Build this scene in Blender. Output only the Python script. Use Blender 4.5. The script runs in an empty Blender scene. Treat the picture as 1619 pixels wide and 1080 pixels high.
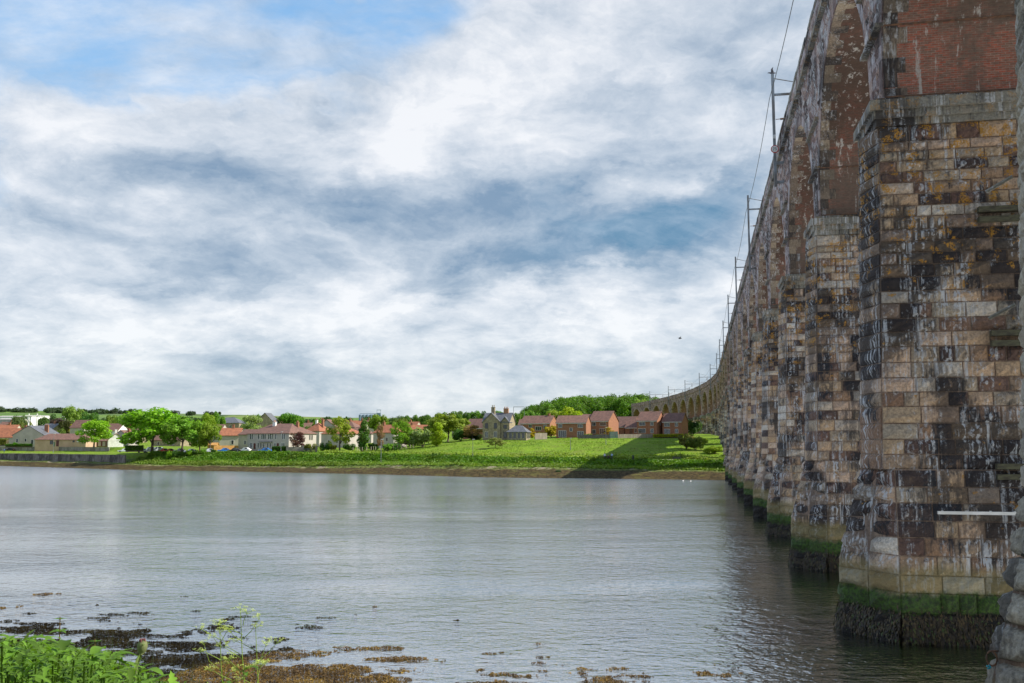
import bpy, math, random
import numpy as np
from math import sin, cos, pi, radians, sqrt, atan2
random.seed(7)
RNG = np.random.default_rng(11)
S = bpy.context.scene
C = S.collection

# ---------------------------------------------------------------- camera
CAM_H = 7.896
PITCH = 0.108356
cam = bpy.data.cameras.new('camera')
cam.sensor_width = 36.0
cam.lens = 36.0 * 1500 / 1619
cam.clip_start = 0.1
cam.clip_end = 20000
camo = bpy.data.objects.new('camera', cam)
C.objects.link(camo)
camo.location = (0, 0, CAM_H)
camo.rotation_euler = (pi / 2 + PITCH, 0, 0)
S.camera = camo

# ---------------------------------------------------------------- exposure
S.view_settings.view_transform = 'Standard'
S.view_settings.look = 'None'
S.view_settings.exposure = 0.80
S.view_settings.gamma = 1
S.view_settings.use_curve_mapping = False
SKY_GAIN = 0.67

# ---------------------------------------------------------------- sun
SUN_EL = radians(42)
SUN_AZ = radians(-5)          # measured from +x towards +y
sd = (cos(SUN_EL) * cos(SUN_AZ), cos(SUN_EL) * sin(SUN_AZ), sin(SUN_EL))
sun = bpy.data.lights.new('sun', 'SUN')
sun.energy = 4.2
sun.angle = radians(0.5)
sun.color = (1.0, 0.93, 0.82)
suno = bpy.data.objects.new('sun', sun)
C.objects.link(suno)
suno.rotation_euler = (pi / 2 - SUN_EL, 0, SUN_AZ + pi / 2)
suno.location = (200, -30, 200)


# ---------------------------------------------------------------- node helper
class N:
    def __init__(s, tree):
        s.t = tree
        s.n = tree.nodes
        s.l = tree.links

    def _in(s, sock, v):
        if v is None:
            return
        if hasattr(v, 'is_output'):
            s.l.new(v, sock)
        elif isinstance(v, (tuple, list)):
            v = tuple(v)
            if sock.type == 'RGBA' and len(v) == 3:
                v = v + (1,)
            sock.default_value = v
        else:
            if sock.type == 'RGBA':
                v = (v, v, v, 1)
            elif sock.type == 'VECTOR':
                v = (v, v, v)
            sock.default_value = v

    def m(s, op, a, b=None, c=None, clamp=False):
        n = s.n.new('ShaderNodeMath')
        n.operation = op
        n.use_clamp = clamp
        for i, v in enumerate((a, b, c)):
            s._in(n.inputs[i], v)
        return n.outputs[0]

    def v(s, op, a, b=None, scale=None):
        n = s.n.new('ShaderNodeVectorMath')
        n.operation = op
        s._in(n.inputs[0], a)
        if b is not None:
            s._in(n.inputs[1], b)
        if scale is not None:
            s._in(n.inputs['Scale'], scale)
        return n.outputs['Value'] if op in ('DOT_PRODUCT', 'LENGTH') else n.outputs[0]

    def mix(s, f, a, b, mode='MIX'):
        n = s.n.new('ShaderNodeMix')
        n.data_type = 'RGBA'
        n.blend_type = mode
        n.clamp_factor = True
        s._in(n.inputs[0], f)
        s._in(n.inputs[6], a)
        s._in(n.inputs[7], b)
        return n.outputs[2]

    def noise(s, vec, scale, detail=3, rough=.55, dist=0.0, dim='3D'):
        n = s.n.new('ShaderNodeTexNoise')
        n.noise_dimensions = dim
        s._in(n.inputs['Vector'], vec)
        n.inputs['Scale'].default_value = scale
        n.inputs['Detail'].default_value = detail
        n.inputs['Roughness'].default_value = rough
        n.inputs['Distortion'].default_value = dist
        return n.outputs['Fac']

    def vor(s, vec, scale, feature='F1', out='Distance'):
        n = s.n.new('ShaderNodeTexVoronoi')
        n.feature = feature
        s._in(n.inputs['Vector'], vec)
        n.inputs['Scale'].default_value = scale
        return n.outputs[out]

    def ramp(s, f, stops, interp='LINEAR'):
        n = s.n.new('ShaderNodeValToRGB')
        n.color_ramp.interpolation = interp
        e = n.color_ramp.elements
        while len(e) < len(stops):
            e.new(0.5)
        for i, (p, c) in enumerate(stops):
            e[i].position = p
            if not isinstance(c, (tuple, list)):
                c = (c, c, c)
            e[i].color = tuple(c) + (1,)
        s._in(n.inputs[0], f)
        return n.outputs[0]

    def sstep(s, x, lo, hi):
        n = s.n.new('ShaderNodeMapRange')
        n.interpolation_type = 'SMOOTHSTEP'
        s._in(n.inputs[0], x)
        n.inputs[1].default_value = lo
        n.inputs[2].default_value = hi
        n.inputs[3].default_value = 0
        n.inputs[4].default_value = 1
        return n.outputs[0]

    def sep(s, v):
        n = s.n.new('ShaderNodeSeparateXYZ')
        s._in(n.inputs[0], v)
        return n.outputs

    def comb(s, x, y, z):
        n = s.n.new('ShaderNodeCombineXYZ')
        for i, q in enumerate((x, y, z)):
            s._in(n.inputs[i], q)
        return n.outputs[0]

    def pos(s):
        return s.n.new('ShaderNodeNewGeometry').outputs['Position']

    def attr(s, name):
        n = s.n.new('ShaderNodeAttribute')
        n.attribute_name = name
        return n.outputs['Fac']

    def bump(s, h, strength=.5, dist=.1, normal=None):
        n = s.n.new('ShaderNodeBump')
        n.inputs['Strength'].default_value = strength
        n.inputs['Distance'].default_value = dist
        s._in(n.inputs['Height'], h)
        if normal is not None:
            s.l.new(normal, n.inputs['Normal'])
        return n.outputs[0]


MATS = {}


def newmat(name):
    m = bpy.data.materials.new(name)
    m.use_nodes = True
    MATS[name] = m
    t = N(m.node_tree)
    b = m.node_tree.nodes['Principled BSDF']
    return m, t, b


# ---------------------------------------------------------------- world sky
w = bpy.data.worlds.new('World')
S.world = w
w.use_nodes = True
t = N(w.node_tree)
bg = w.node_tree.nodes['Background']
bg.inputs['Strength'].default_value = 0.1
sky = t.n.new('ShaderNodeTexSky')
sky.sky_type = 'NISHITA'
sky.sun_disc = False
sky.sun_elevation = SUN_EL
sky.sun_rotation = pi / 2 - SUN_AZ
sky.air_density = 1.0
sky.dust_density = 0.8
sky.ozone_density = 1.5
d = t.n.new('ShaderNodeTexCoord').outputs['Generated']
dx, dy, dz = t.sep(d)
az = t.m('MULTIPLY', t.m('ARCTAN2', dx, dy), 180 / pi)
el = t.m('MULTIPLY', t.m('ARCSINE', dz), 180 / pi)
zc = t.m('ADD', t.m('MAXIMUM', dz, 0.0), 0.32)
p = t.comb(t.m('DIVIDE', dx, zc), t.m('DIVIDE', dy, zc), 0.0)
warp = t.noise(p, 1.6, 3, .5)
pw = t.v('ADD', p, t.comb(t.m('MULTIPLY', t.m('SUBTRACT', warp, .5), .6), t.m('MULTIPLY', t.m('SUBTRACT', warp, .5), .4), 0))
azw = t.m('ADD', az, t.m('MULTIPLY', t.m('SUBTRACT', t.noise(p, 2.4, 5, .6), .5), 13))
elw = t.m('ADD', el, t.m('MULTIPLY', t.m('SUBTRACT', t.noise(p, 3.4, 6, .62), .5), 9))


def blob(a0, e0, sa, se, rot=0.0, amp=1.0):
    c, s_ = cos(radians(rot)), sin(radians(rot))
    da = t.m('SUBTRACT', azw, a0)
    de = t.m('SUBTRACT', elw, e0)
    u = t.m('DIVIDE', t.m('ADD', t.m('MULTIPLY', da, c), t.m('MULTIPLY', de, s_)), sa)
    v = t.m('DIVIDE', t.m('SUBTRACT', t.m('MULTIPLY', de, c), t.m('MULTIPLY', da, s_)), se)
    q = t.m('ADD', t.m('MULTIPLY', u, u), t.m('MULTIPLY', v, v))
    return t.m('MULTIPLY', t.m('EXPONENT', t.m('MULTIPLY', q, -1)), amp)


def addall(*a):
    r = a[0]
    for q in a[1:]:
        r = t.m('ADD', r, q)
    return r


nA = t.noise(pw, 2.6, 9, .56)          # cloud masses
nB = t.noise(t.v('ADD', pw, (7.3, 2.1, 0)), 6.5, 8, .6)
nD = t.noise(t.comb(t.m('MULTIPLY', azw, .10), t.m('MULTIPLY', elw, .22), 4.0), 1.0, 9, .62)
nE = t.noise(t.comb(t.m('MULTIPLY', az, .10), t.m('MULTIPLY', el, .21), 9.0), 1.0, 8, .58, .6)
nC = t.noise(t.v('MULTIPLY', t.v('ADD', p, (3.1, 9.2, 0)), (1.0, 1.8, 1)), 3.2, 7, .6)   # streaks
blue = addall(blob(-16.0, 23.5, 9.5, 1.6, 10, 1.15), blob(-25, 26.0, 7, 1.6, -6, .75), blob(-20, 27.5, 18, 4.5, 0, .50),
              blob(-30, 15.0, 2.2, 4.0, 0, .6), blob(-24, 21.5, 9, 3.5, 0, .62), blob(-17, 21, 12, 2.5, 8, .35))
veil = t.m('MULTIPLY', t.sstep(nC, .30, .70), .78)
high = t.m('MULTIPLY', t.sstep(el, 27, 44), .88)
cover = t.m('SUBTRACT', t.m('SUBTRACT', t.m('ADD', t.m('MULTIPLY', t.m('SUBTRACT', nA, .5), 1.2), 1.12), blue), high)
cover = t.sstep(cover, .22, .92)
cover = t.m('MAXIMUM', cover, veil)
shade = addall(t.m('MULTIPLY', t.m('SUBTRACT', nA, .5), 1.5), t.m('MULTIPLY', t.m('SUBTRACT', nB, .5), 1.0), t.m('MULTIPLY', t.m('SUBTRACT', nD, .5), 1.5), t.m('MULTIPLY', t.m('ABSOLUTE', t.m('SUBTRACT', nE, .5)), -1.0), .66,
               blob(-1, 23.0, 10, 8, 0, .16), blob(9, 27, 9, 6, 0, .08), blob(2, 9.2, 14, 1.4, 4, .25), blob(-6, 17.5, 4, 1.8, 0, .22),
               blob(12, 19.5, 6, 1.5, 0, .16), blob(-20, 7.0, 12, 1.2, 0, .15), blob(-26, 17.2, 5, 1.8, 0, .14),
               blob(8, 20.5, 9, 1.3, 5, -.22), blob(-12, 14.5, 13, 1.7, -5, -.20), blob(-18, 10.5, 12, 1.2, 0, -.12),
               blob(-2, 4.4, 12, 1.1, 0, -.18), blob(5.5, 13.4, 9.0, 2.3, 5, -.66), blob(11.0, 12.2, 3.5, 3.0, 0, -.40),
               blob(-10, 2.0, 18, .9, 0, .06))
steel = addall(blob(7.0, 13.3, 6.5, 2.0, 6, .95), blob(11.0, 12.3, 3.3, 2.8, 0, .7), blob(-12, 14.3, 8, 1.3, -5, .12), blob(-20, 3.0, 10, 1.0, 0, .12))
cc = t.ramp(shade, [(0.0, (.21, .30, .42)), (.26, (.34, .42, .52)), (.50, (.485, .55, .63)), (.74, (.65, .69, .745)), (1.0, (.83, .84, .86))])
cc = t.mix(t.m('MULTIPLY', t.m('MULTIPLY', steel, t.m('SUBTRACT', 1.15, shade)), .95, clamp=True), cc, t.mix(t.sstep(t.m('ADD', t.m('MULTIPLY', nB, .5), t.m('MULTIPLY', nD, .5)), .38, .62), (.085, .215, .35), (.30, .41, .53)))
low = t.sstep(el, 9, -1)
cc = t.mix(t.m('MULTIPLY', low, .28), cc, (.60, .69, .73))
bl = t.ramp(t.m('DIVIDE', el, 50), [(0.0, (.50, .66, .80)), (.35, (.26, .50, .80)), (.6, (.17, .41, .76)), (1.0, (.10, .27, .62))])
cl = t.mix(cover, bl, cc)
cl = t.v('SCALE', cl, scale=10.0 * SKY_GAIN)
w_out = t.mix(0.90, sky.outputs[0], cl)
t.l.new(w_out, bg.inputs['Color'])

# ---------------------------------------------------------------- materials
SOOT = (.014, .021, .030)


def stone_mat(name, palette, soot=.5, white=.5, lichen=0.0, tide=False, mortar=False, scale=1.0, bumpk=.5, black_lo=.50):
    m, t, b = newmat(name)
    P = t.pos()
    px, py, pz = t.sep(P)
    tone = t.attr('tone')
    col = t.ramp(tone, palette) if not mortar else None
    fine = t.noise(P, 9 * scale, 5, .65)
    med = t.noise(P, 2.2 * scale, 4, .6)
    if mortar:
        col = t.mix(med, palette[0][1], palette[-1][1])
    col = t.mix(.9, col, t.ramp(fine, [(.25, .5), (.5, 1.12), (.75, 1.7)]), 'MULTIPLY')
    col = t.mix(t.m('MULTIPLY', t.sstep(med, .5, .75), .5), col, t.mix(.5, col, (.30, .21, .13)))
    # soot and damp, drawn down by the rain
    sv = t.v('MULTIPLY', P, (1.0, 1.0, .17))
    s1 = t.noise(sv, 1.5, 5, .64)
    s2 = t.noise(t.v('MULTIPLY', P, (1, 1, .045)), 7.5, 4, .65)
    big = t.noise(P, .23, 2, .5)
    so = t.sstep(t.m('ADD', t.m('ADD', t.m('MULTIPLY', s1, .50), t.m('MULTIPLY', s2, .42)), t.m('MULTIPLY', t.m('SUBTRACT', big, .5), 1.1)), black_lo - .085, black_lo + .055)
    so = t.m('MULTIPLY', so, t.m('ADD', t.m('MULTIPLY', tone, -.75), 1.25), clamp=True)
    col = t.mix(t.m('MULTIPLY', so, soot), col, t.mix(t.sstep(big, .4, .6), SOOT, (.022, .018, .018)))
    # lime runs
    w1 = t.noise(t.v('ADD', t.v('MULTIPLY', P, (1, 1, .045)), (4, 9, 3)), 7.2, 3, .62)
    w2 = t.noise(t.v('ADD', t.v('MULTIPLY', P, (1, 1, .6)), (14, 2, 3)), .85, 4, .62)
    w3 = t.noise(P, 11, 4, .7)
    wh = t.m('MULTIPLY', t.sstep(w1, .48, .62), t.sstep(t.m('ADD', w2, t.m('MULTIPLY', t.m('SUBTRACT', w3, .5), .35)), .44, .60))
    col = t.mix(t.m('MULTIPLY', wh, white), col, (.62, .655, .68))
    spk = t.m('MULTIPLY', t.sstep(w3, .62, .70), t.sstep(w2, .45, .6))
    col = t.mix(t.m('MULTIPLY', spk, white * .7), col, (.55, .54, .49))
    if lichen:
        l1 = t.noise(t.v('ADD', P, (2, 5, 8)), 1.6, 4, .65)
        l2 = t.m('MULTIPLY', t.sstep(pz, 10.5, 18.5), .13)
        li = t.m('MULTIPLY', t.sstep(t.m('ADD', l1, l2), .66, .72), t.sstep(t.noise(P, 14, 3, .6), .40, .55))
        col = t.mix(t.m('MULTIPLY', li, lichen), col, (.46, .23, .025))
    r = .85
    if tide:
        n = t.m('MULTIPLY', t.m('SUBTRACT', t.noise(t.v('MULTIPLY', P, (1, 1, .5)), 1.9, 5, .7), .5), .85)
        zz = t.m('ADD', t.m('ADD', pz, n), t.m('MULTIPLY', t.m('SUBTRACT', t.noise(P, .11, 2), .5), 1.2))
        nn = t.noise(P, 7, 3, .6)
        col = t.mix(t.m('MULTIPLY', t.sstep(zz, 3.3, 2.7), .70), col, t.mix(nn, (.14, .12, .045), (.30, .26, .11)))
        col = t.mix(t.m('MULTIPLY', t.sstep(zz, 2.15, 1.8), .93), col, t.mix(t.sstep(nn, .35, .7), (.008, .030, .003), (.034, .105, .004)))
        col = t.mix(t.sstep(zz, 1.25, 1.05), col, t.mix(t.sstep(nn, .5, .75), (.006, .005, .004), (.05, .035, .015)))
    b.inputs['Roughness'].default_value = r
    t.l.new(col, b.inputs['Base Color'])
    hgt = t.m('ADD', t.m('MULTIPLY', fine, .6), t.noise(P, 3.2, 6, .62))
    t.l.new(t.bump(hgt, bumpk, .12), b.inputs['Normal'])
    return m


PAL = [(0.0, (.048, .032, .028)), (.16, (.13, .075, .056)), (.32, (.27, .170, .100)), (.46, (.31, .265, .20)), (.60, (.41, .285, .165)), (.74, (.46, .33, .235)), (.88, (.46, .40, .32)), (1.0, (.58, .53, .45))]
M_STONE = stone_mat('pier_stone', PAL, soot=.95, white=.74, lichen=.9, tide=True, bumpk=1.0, black_lo=.465)
M_FAR = stone_mat('spandrel_stone', [(0.0, (.07, .06, .06)), (.3, (.20, .135, .125)), (.6, (.34, .245, .205)), (.8, (.35, .325, .35)), (1.0, (.52, .49, .47))], soot=.8, white=.75, bumpk=.7, black_lo=.53)
M_NEAR = stone_mat('weathered_nose_stone', [(0.0, (.17, .165, .14)), (.5, (.33, .31, .25)), (1.0, (.45, .41, .31))], soot=.60, white=.45, bumpk=1.0, black_lo=.56)
M_MORTAR = stone_mat('mortar', [(0.0, (.16, .10, .07)), (1.0, (.30, .23, .17))], soot=.6, white=.5, tide=True, mortar=True)
M_QUOIN = stone_mat('quoin_stone', [(0.0, (.06, .048, .038)), (.5, (.17, .13, .095)), (1.0, (.32, .26, .18))], soot=.85, white=.5, bumpk=.7, black_lo=.50)
M_FARB = stone_mat('warm_spandrel_stone', [(0.0, (.10, .068, .056)), (.35, (.25, .155, .135)), (.7, (.38, .25, .225)), (1.0, (.50, .38, .36))], soot=.45, white=.4, bumpk=.7)
M_CORN = stone_mat('cornice_stone', [(0.0, (.11, .11, .095)), (1.0, (.29, .275, .22))], soot=.95, white=.7, lichen=.35, mortar=True)


def brick_mat(name, c1, c2, mort, soot, white, upk=.80):
    m, t, b = newmat(name)
    uv = t.n.new('ShaderNodeUVMap').outputs[0]
    bt = t.n.new('ShaderNodeTexBrick')
    t.l.new(uv, bt.inputs['Vector'])
    bt.inputs['Scale'].default_value = 1
    bt.inputs['Brick Width'].default_value = .30
    bt.inputs['Row Height'].default_value = .098
    bt.inputs['Mortar Size'].default_value = .010
    bt.inputs['Color1'].default_value = c1 + (1,)
    bt.inputs['Color2'].default_value = c2 + (1,)
    bt.inputs['Mortar'].default_value = mort + (1,)
    P = t.pos()
    px, py, pz = t.sep(P)
    col = bt.outputs['Color']
    v = t.noise(t.v('MULTIPLY', P, (1, 1, 3)), 4.0, 4, .7)
    col = t.mix(.8, col, t.ramp(v, [(.3, .5), (.5, 1.0), (.7, 1.5)]), 'MULTIPLY')
    big = t.noise(t.v('MULTIPLY', P, (1, 1, .5)), .42, 4, .6)
    col = t.mix(t.m('MULTIPLY', t.sstep(big, .42, .60), soot), col, t.mix(v, (.07, .055, .042), (.20, .15, .11)))
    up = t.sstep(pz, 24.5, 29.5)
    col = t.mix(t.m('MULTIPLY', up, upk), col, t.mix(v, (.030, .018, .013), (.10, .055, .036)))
    w1 = t.noise(t.v('ADD', t.v('MULTIPLY', P, (1, 1, .07)), (1, 3, 3)), 2.6, 4, .7)
    w3 = t.noise(P, 9, 3, .7)
    wh = t.sstep(t.m('ADD', w1, t.m('MULTIPLY', t.m('SUBTRACT', w3, .5), .25)), .56, .68)
    col = t.mix(t.m('MULTIPLY', wh, white), col, (.52, .50, .45))
    t.l.new(col, b.inputs['Base Color'])
    b.inputs['Roughness'].default_value = .9
    t.l.new(t.bump(t.m('ADD', bt.outputs['Fac'], t.m('MULTIPLY', v, -1.2)), -.9, .03), b.inputs['Normal'])
    return m


M_BRICK = brick_mat('arch_brick', (.38, .105, .062), (.22, .125, .088), (.27, .22, .17), .85, .8)

M_BRICKF = brick_mat('far_arch_brick', (.34, .115, .085), (.21, .105, .085), (.25, .19, .17), .45, .4, .35)


def flat(name, c1, c2=None, scale=2.0, rough=.8, metal=0.0, bump=0.0, spec=None, lo=.35, hi=.65, stretch=(1, 1, 1)):
    m, t, b = newmat(name)
    c2 = c2 or tuple(x * .7 for x in c1)
    P = t.v('MULTIPLY', t.pos(), stretch)
    f = t.sstep(t.noise(P, scale, 5, .6), lo, hi)
    t.l.new(t.mix(f, c2, c1), b.inputs['Base Color'])
    b.inputs['Roughness'].default_value = rough
    b.inputs['Metallic'].default_value = metal
    if spec is not None:
        b.inputs['Specular IOR Level'].default_value = spec
    if bump:
        t.l.new(t.bump(t.noise(P, scale * 4, 4, .6), bump, .1), b.inputs['Normal'])
    return m


def leaf_mat(name, trans=.35):
    """leaves: the hue comes from the object colour, each leaf a little different"""
    m, t, b = newmat(name)
    oi = t.n.new('ShaderNodeObjectInfo')
    tone = t.attr('tone')
    f = t.ramp(tone, [(0, .50), (.5, 1.0), (1, 1.6)])
    col = t.mix(1.0, oi.outputs['Color'], f, 'MULTIPLY')
    P = t.pos()
    col = t.mix(t.m('MULTIPLY', t.sstep(t.noise(P, .35, 2), .42, .68), .30), col, t.mix(.5, col, (.22, .20, .02)))
    t.l.new(col, b.inputs['Base Color'])
    b.inputs['Roughness'].default_value = .6
    b.inputs['Specular IOR Level'].default_value = .25
    tr = t.n.new('ShaderNodeBsdfTranslucent')
    t.l.new(t.mix(1.0, col, (1.5, 1.6, .6), 'MULTIPLY'), tr.inputs[0])
    mx = t.n.new('ShaderNodeMixShader')
    mx.inputs[0].default_value = trans
    t.l.new(b.outputs[0], mx.inputs[1])
    t.l.new(tr.outputs[0], mx.inputs[2])
    t.l.new(mx.outputs[0], m.node_tree.nodes['Material Output'].inputs[0])
    return m


M_LEAF = leaf_mat('leaves')
M_BARK = flat('bark', (.12, .09, .06), (.05, .04, .03), 6, .9)
M_RUST = flat('rusty_steel', (.20, .10, .05), (.08, .05, .035), 5, .7)
M_STEEL = flat('painted_steel', (.26, .30, .33), (.14, .13, .12), 1.2, .5, .3, stretch=(1, 1, .4))
M_WIRE = flat('wire', (.10, .10, .10), None, 1, .5)
M_WHITE = flat('white_paint', (.78, .78, .75), (.62, .62, .58), 1, .5)
M_CREAM = flat('cream_render', (.47, .43, .35), (.39, .36, .29), .4, .85)
M_RENDER = flat('pale_render', (.46, .42, .38), (.39, .36, .33), .4, .85)
M_PEACH = flat('peach_render', (.50, .35, .24), (.42, .29, .19), .4, .85)
M_GREYR = flat('grey_render', (.42, .40, .38), (.35, .33, .31), .4, .85)
M_OBRICK = flat('orange_house_brick', (.34, .155, .085), (.24, .105, .06), 3.5, .85)
M_SAND = flat('sandstone_wall', (.36, .30, .19), (.20, .165, .11), 1.6, .85)
M_ROOFB = flat('brown_tile', (.19, .10, .075), (.125, .068, .052), 1.1, .8)
M_ROOFO = flat('orange_tile', (.33, .125, .06), (.22, .085, .045), 1.1, .8)
M_ROOFS = flat('slate', (.13, .135, .15), (.085, .09, .10), 1.5, .5)
M_GLASS = flat('window_glass', (.035, .045, .055), (.02, .025, .03), .6, .08, spec=.8)
M_DOOR = flat('maroon_paint', (.12, .02, .02), None, 1, .5)
M_GREENP = flat('green_paint', (.02, .16, .06), None, 1, .5)
M_FENCE = flat('weathered_timber', (.33, .29, .23), (.22, .19, .15), 1.0, .9, stretch=(3, 3, .4))
M_OFENCE = flat('orange_timber', (.50, .27, .08), (.38, .19, .05), 1.5, .8)
M_TEAL = flat('faded_green_timber', (.16, .25, .23), (.10, .16, .15), 1.5, .8)
M_DARKF = flat('dark_timber', (.045, .055, .055), (.03, .035, .035), 1.5, .8)
M_WALLST = stone_mat('garden_wall_stone', [(0, (.15, .13, .11)), (1, (.34, .30, .25))], soot=.5, white=.3, mortar=True)
M_TYRE = flat('tyre_rubber', (.02, .02, .02), None, 1, .8)
M_TERRA = flat('chimney_pot_clay', (.42, .22, .12), None, 2, .8)


def paint(name, c):
    return flat(name, c, tuple(x * .9 for x in c), .6, .25, spec=.6)


# ---------------------------------------------------------------- mesh helper
def link(o, parent=None):
    C.objects.link(o)
    if parent is not None:
        o.parent = parent
    return o


def mesh(name, V, F, mats, mi=None, tone=None, smooth=False, uv=None):
    me = bpy.data.meshes.new(name)
    me.from_pydata([tuple(map(float, v)) for v in V] if not isinstance(V, np.ndarray) else V.tolist(), [], F if not isinstance(F, np.ndarray) else F.tolist())
    for m in (mats if isinstance(mats, (list, tuple)) else [mats]):
        me.materials.append(m)
    if mi is not None:
        me.polygons.foreach_set('material_index', np.asarray(mi, dtype=np.int32))
    if tone is not None:
        a = me.attributes.new('tone', 'FLOAT', 'POINT')
        a.data.foreach_set('value', np.asarray(tone, dtype=np.float32))
    if uv is not None:
        l = me.uv_layers.new(name='UVMap')
        l.data.foreach_set('uv', np.asarray(uv, dtype=np.float32).ravel())
    if smooth:
        me.polygons.foreach_set('use_smooth', np.ones(len(me.polygons), dtype=bool))
    me.update()
    return me


def quads_mesh(name, V, n, mat, tone, smooth=False):
    """fast mesh from n quads, V is (4n,3)"""
    me = bpy.data.meshes.new(name)
    me.vertices.add(4 * n)
    me.vertices.foreach_set('co', V.astype(np.float32).ravel())
    me.loops.add(4 * n)
    me.loops.foreach_set('vertex_index', np.arange(4 * n, dtype=np.int32))
    me.polygons.add(n)
    me.polygons.foreach_set('loop_start', np.arange(0, 4 * n, 4, dtype=np.int32))
    me.polygons.foreach_set('loop_total', np.full(n, 4, dtype=np.int32))
    me.materials.append(mat)
    a = me.attributes.new('tone', 'FLOAT', 'POINT')
    a.data.foreach_set('value', np.repeat(tone, 4).astype(np.float32))
    me.update(calc_edges=True)
    me.validate()
    return me


def ob(name, me, parent=None, loc=None, rz=None, kind=None):
    o = bpy.data.objects.new(name, me)
    link(o, parent)
    if loc is not None:
        o.location = loc
    if rz is not None:
        o.rotation_euler = (0, 0, rz)
    if kind:
        o['kind'] = kind
    return o


def tag(o, label=None, cat=None, group=None, kind=None):
    if label:
        o['label'] = label
    if cat:
        o['category'] = cat
    if group:
        o['group'] = group
    if kind:
        o['kind'] = kind
    return o


def thing(name, loc, rz, label, cat, group=None):
    e = bpy.data.objects.new(name, None)
    e.empty_display_size = .3
    C.objects.link(e)
    e.location = loc
    e.rotation_euler = (0, 0, rz)
    return tag(e, label, cat, group)


class MB:
    def __init__(s):
        s.V, s.F, s.M, s.T = [], [], [], []

    def add(s, V, F, mi=0, tone=.5):
        k = len(s.V)
        s.V += [tuple(v) for v in V]
        s.F += [tuple(i + k for i in f) for f in F]
        s.M += [mi] * len(F)
        s.T += list(tone) if hasattr(tone, '__len__') else [tone] * len(V)

    def box(s, x0, x1, y0, y1, z0, z1, mi=0, tone=.5):
        s.add([(x0, y0, z0), (x1, y0, z0), (x1, y1, z0), (x0, y1, z0), (x0, y0, z1), (x1, y0, z1), (x1, y1, z1), (x0, y1, z1)],
              [(0, 3, 2, 1), (4, 5, 6, 7), (0, 1, 5, 4), (1, 2, 6, 5), (2, 3, 7, 6), (3, 0, 4, 7)], mi, tone)
        return s

    def tube(s, pts, r, n=6, mi=0, tone=.5, cap=True):
        pts = [np.array(p, float) for p in pts]
        rs = r if hasattr(r, '__len__') else [r] * len(pts)
        V, F = [], []
        for i, p in enumerate(pts):
            a = pts[max(i - 1, 0)]
            b = pts[min(i + 1, len(pts) - 1)]
            d = b - a
            d = d / (np.linalg.norm(d) + 1e-9)
            u = np.cross(d, (0, 0, 1.0)) if abs(d[2]) < .95 else np.cross(d, (1.0, 0, 0))
            u /= np.linalg.norm(u)
            v = np.cross(d, u)
            for k in range(n):
                q = 2 * pi * k / n
                V.append(p + rs[i] * (cos(q) * u + sin(q) * v))
        for i in range(len(pts) - 1):
            for k in range(n):
                F.append((i * n + k, i * n + (k + 1) % n, (i + 1) * n + (k + 1) % n, (i + 1) * n + k))
        if cap:
            F.append(tuple(range(n)))
            F.append(tuple(range((len(pts) - 1) * n, len(pts) * n))[::-1])
        s.add(V, F, mi, tone)
        return s

    def me(s, name, mats, smooth=False):
        return mesh(name, s.V, s.F, mats, s.M, s.T, smooth)

    def ob(s, name, mats, parent=None, smooth=False, kind=None):
        return ob(name, s.me(name, mats, smooth), parent, kind=kind)


# ---------------------------------------------------------------- where things are
def at(px, py, Y):
    """world point at distance Y (m) in the direction seen at photo pixel px,py"""
    x = (px - 809.5) / 1500
    u = (540 - py) / 1500
    r = (x, cos(PITCH) - u * sin(PITCH), sin(PITCH) + u * cos(PITCH))
    k = Y / r[1]
    return (r[0] * k, Y, CAM_H + r[2] * k)


SHX = [-900, -420, -260, -195, -145, -122, -79, -39, -6, 20, 49, 120, 300, 900]
SHY = [760, 470, 395, 362, 322, 303, 283, 259, 233, 225, 215, 205, 190, 120]


def yshore(x):
    return np.interp(x, SHX, SHY)


PROF = {
    -400: [(-60, -2.5), (0, 0), (8, 1.0), (14, 1.8), (15.3, 1.9), (15.6, 4.3), (40, 4.9), (50, 5.2), (52, 6.8), (120, 7.5), (260, 10), (400, 16)],
    -160: [(-60, -2.5), (0, 0), (8, 1.0), (14, 1.8), (15.3, 1.9), (15.6, 4.3), (40, 4.9), (50, 5.2), (52, 6.8), (120, 7.5), (260, 10), (400, 16)],
    -128: [(-60, -2.5), (0, 0), (10, 1.2), (17, 2.0), (17.5, 2.3), (21, 2.5), (27, 4.9), (38, 5.3), (55, 6.3), (120, 7.2), (260, 10), (400, 16)],
    -78: [(-60, -2.5), (0, 0), (13, 1.3), (13.6, 1.9), (23, 2.5), (28, 5.3), (40, 5.7), (60, 6.0), (120, 7.5), (260, 11), (400, 18)],
    -40: [(-60, -2.5), (0, 0), (12, 1.4), (12.6, 2.0), (23, 2.7), (28, 4.9), (38, 5.2), (60, 6.0), (120, 8.0), (260, 12), (400, 18)],
    -14: [(-60, -2.5), (0, 0), (12, 1.8), (12.6, 2.4), (21, 2.9), (26, 4.4), (38, 4.9), (85, 9.3), (150, 11), (260, 12.5), (400, 17)],
    25: [(-60, -2.5), (0, 0), (10, 1.5), (13, 1.9), (19, 2.5), (24, 3.7), (32, 3.9), (37, 4.1), (100, 10.1), (125, 11.2), (260, 13), (400, 17)],
    60: [(-60, -2.5), (0, 0), (14, 1.8), (20, 2.5), (25, 3.5), (34, 3.8), (48, 4.8), (118, 10.8), (200, 12.5), (260, 13), (400, 17)],
    400: [(-60, -2.5), (0, 0), (14, 1.8), (20, 2.5), (25, 3.5), (34, 3.8), (48, 4.8), (118, 10.8), (200, 12.5), (260, 13), (400, 17)],
}
PK = sorted(PROF)


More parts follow.
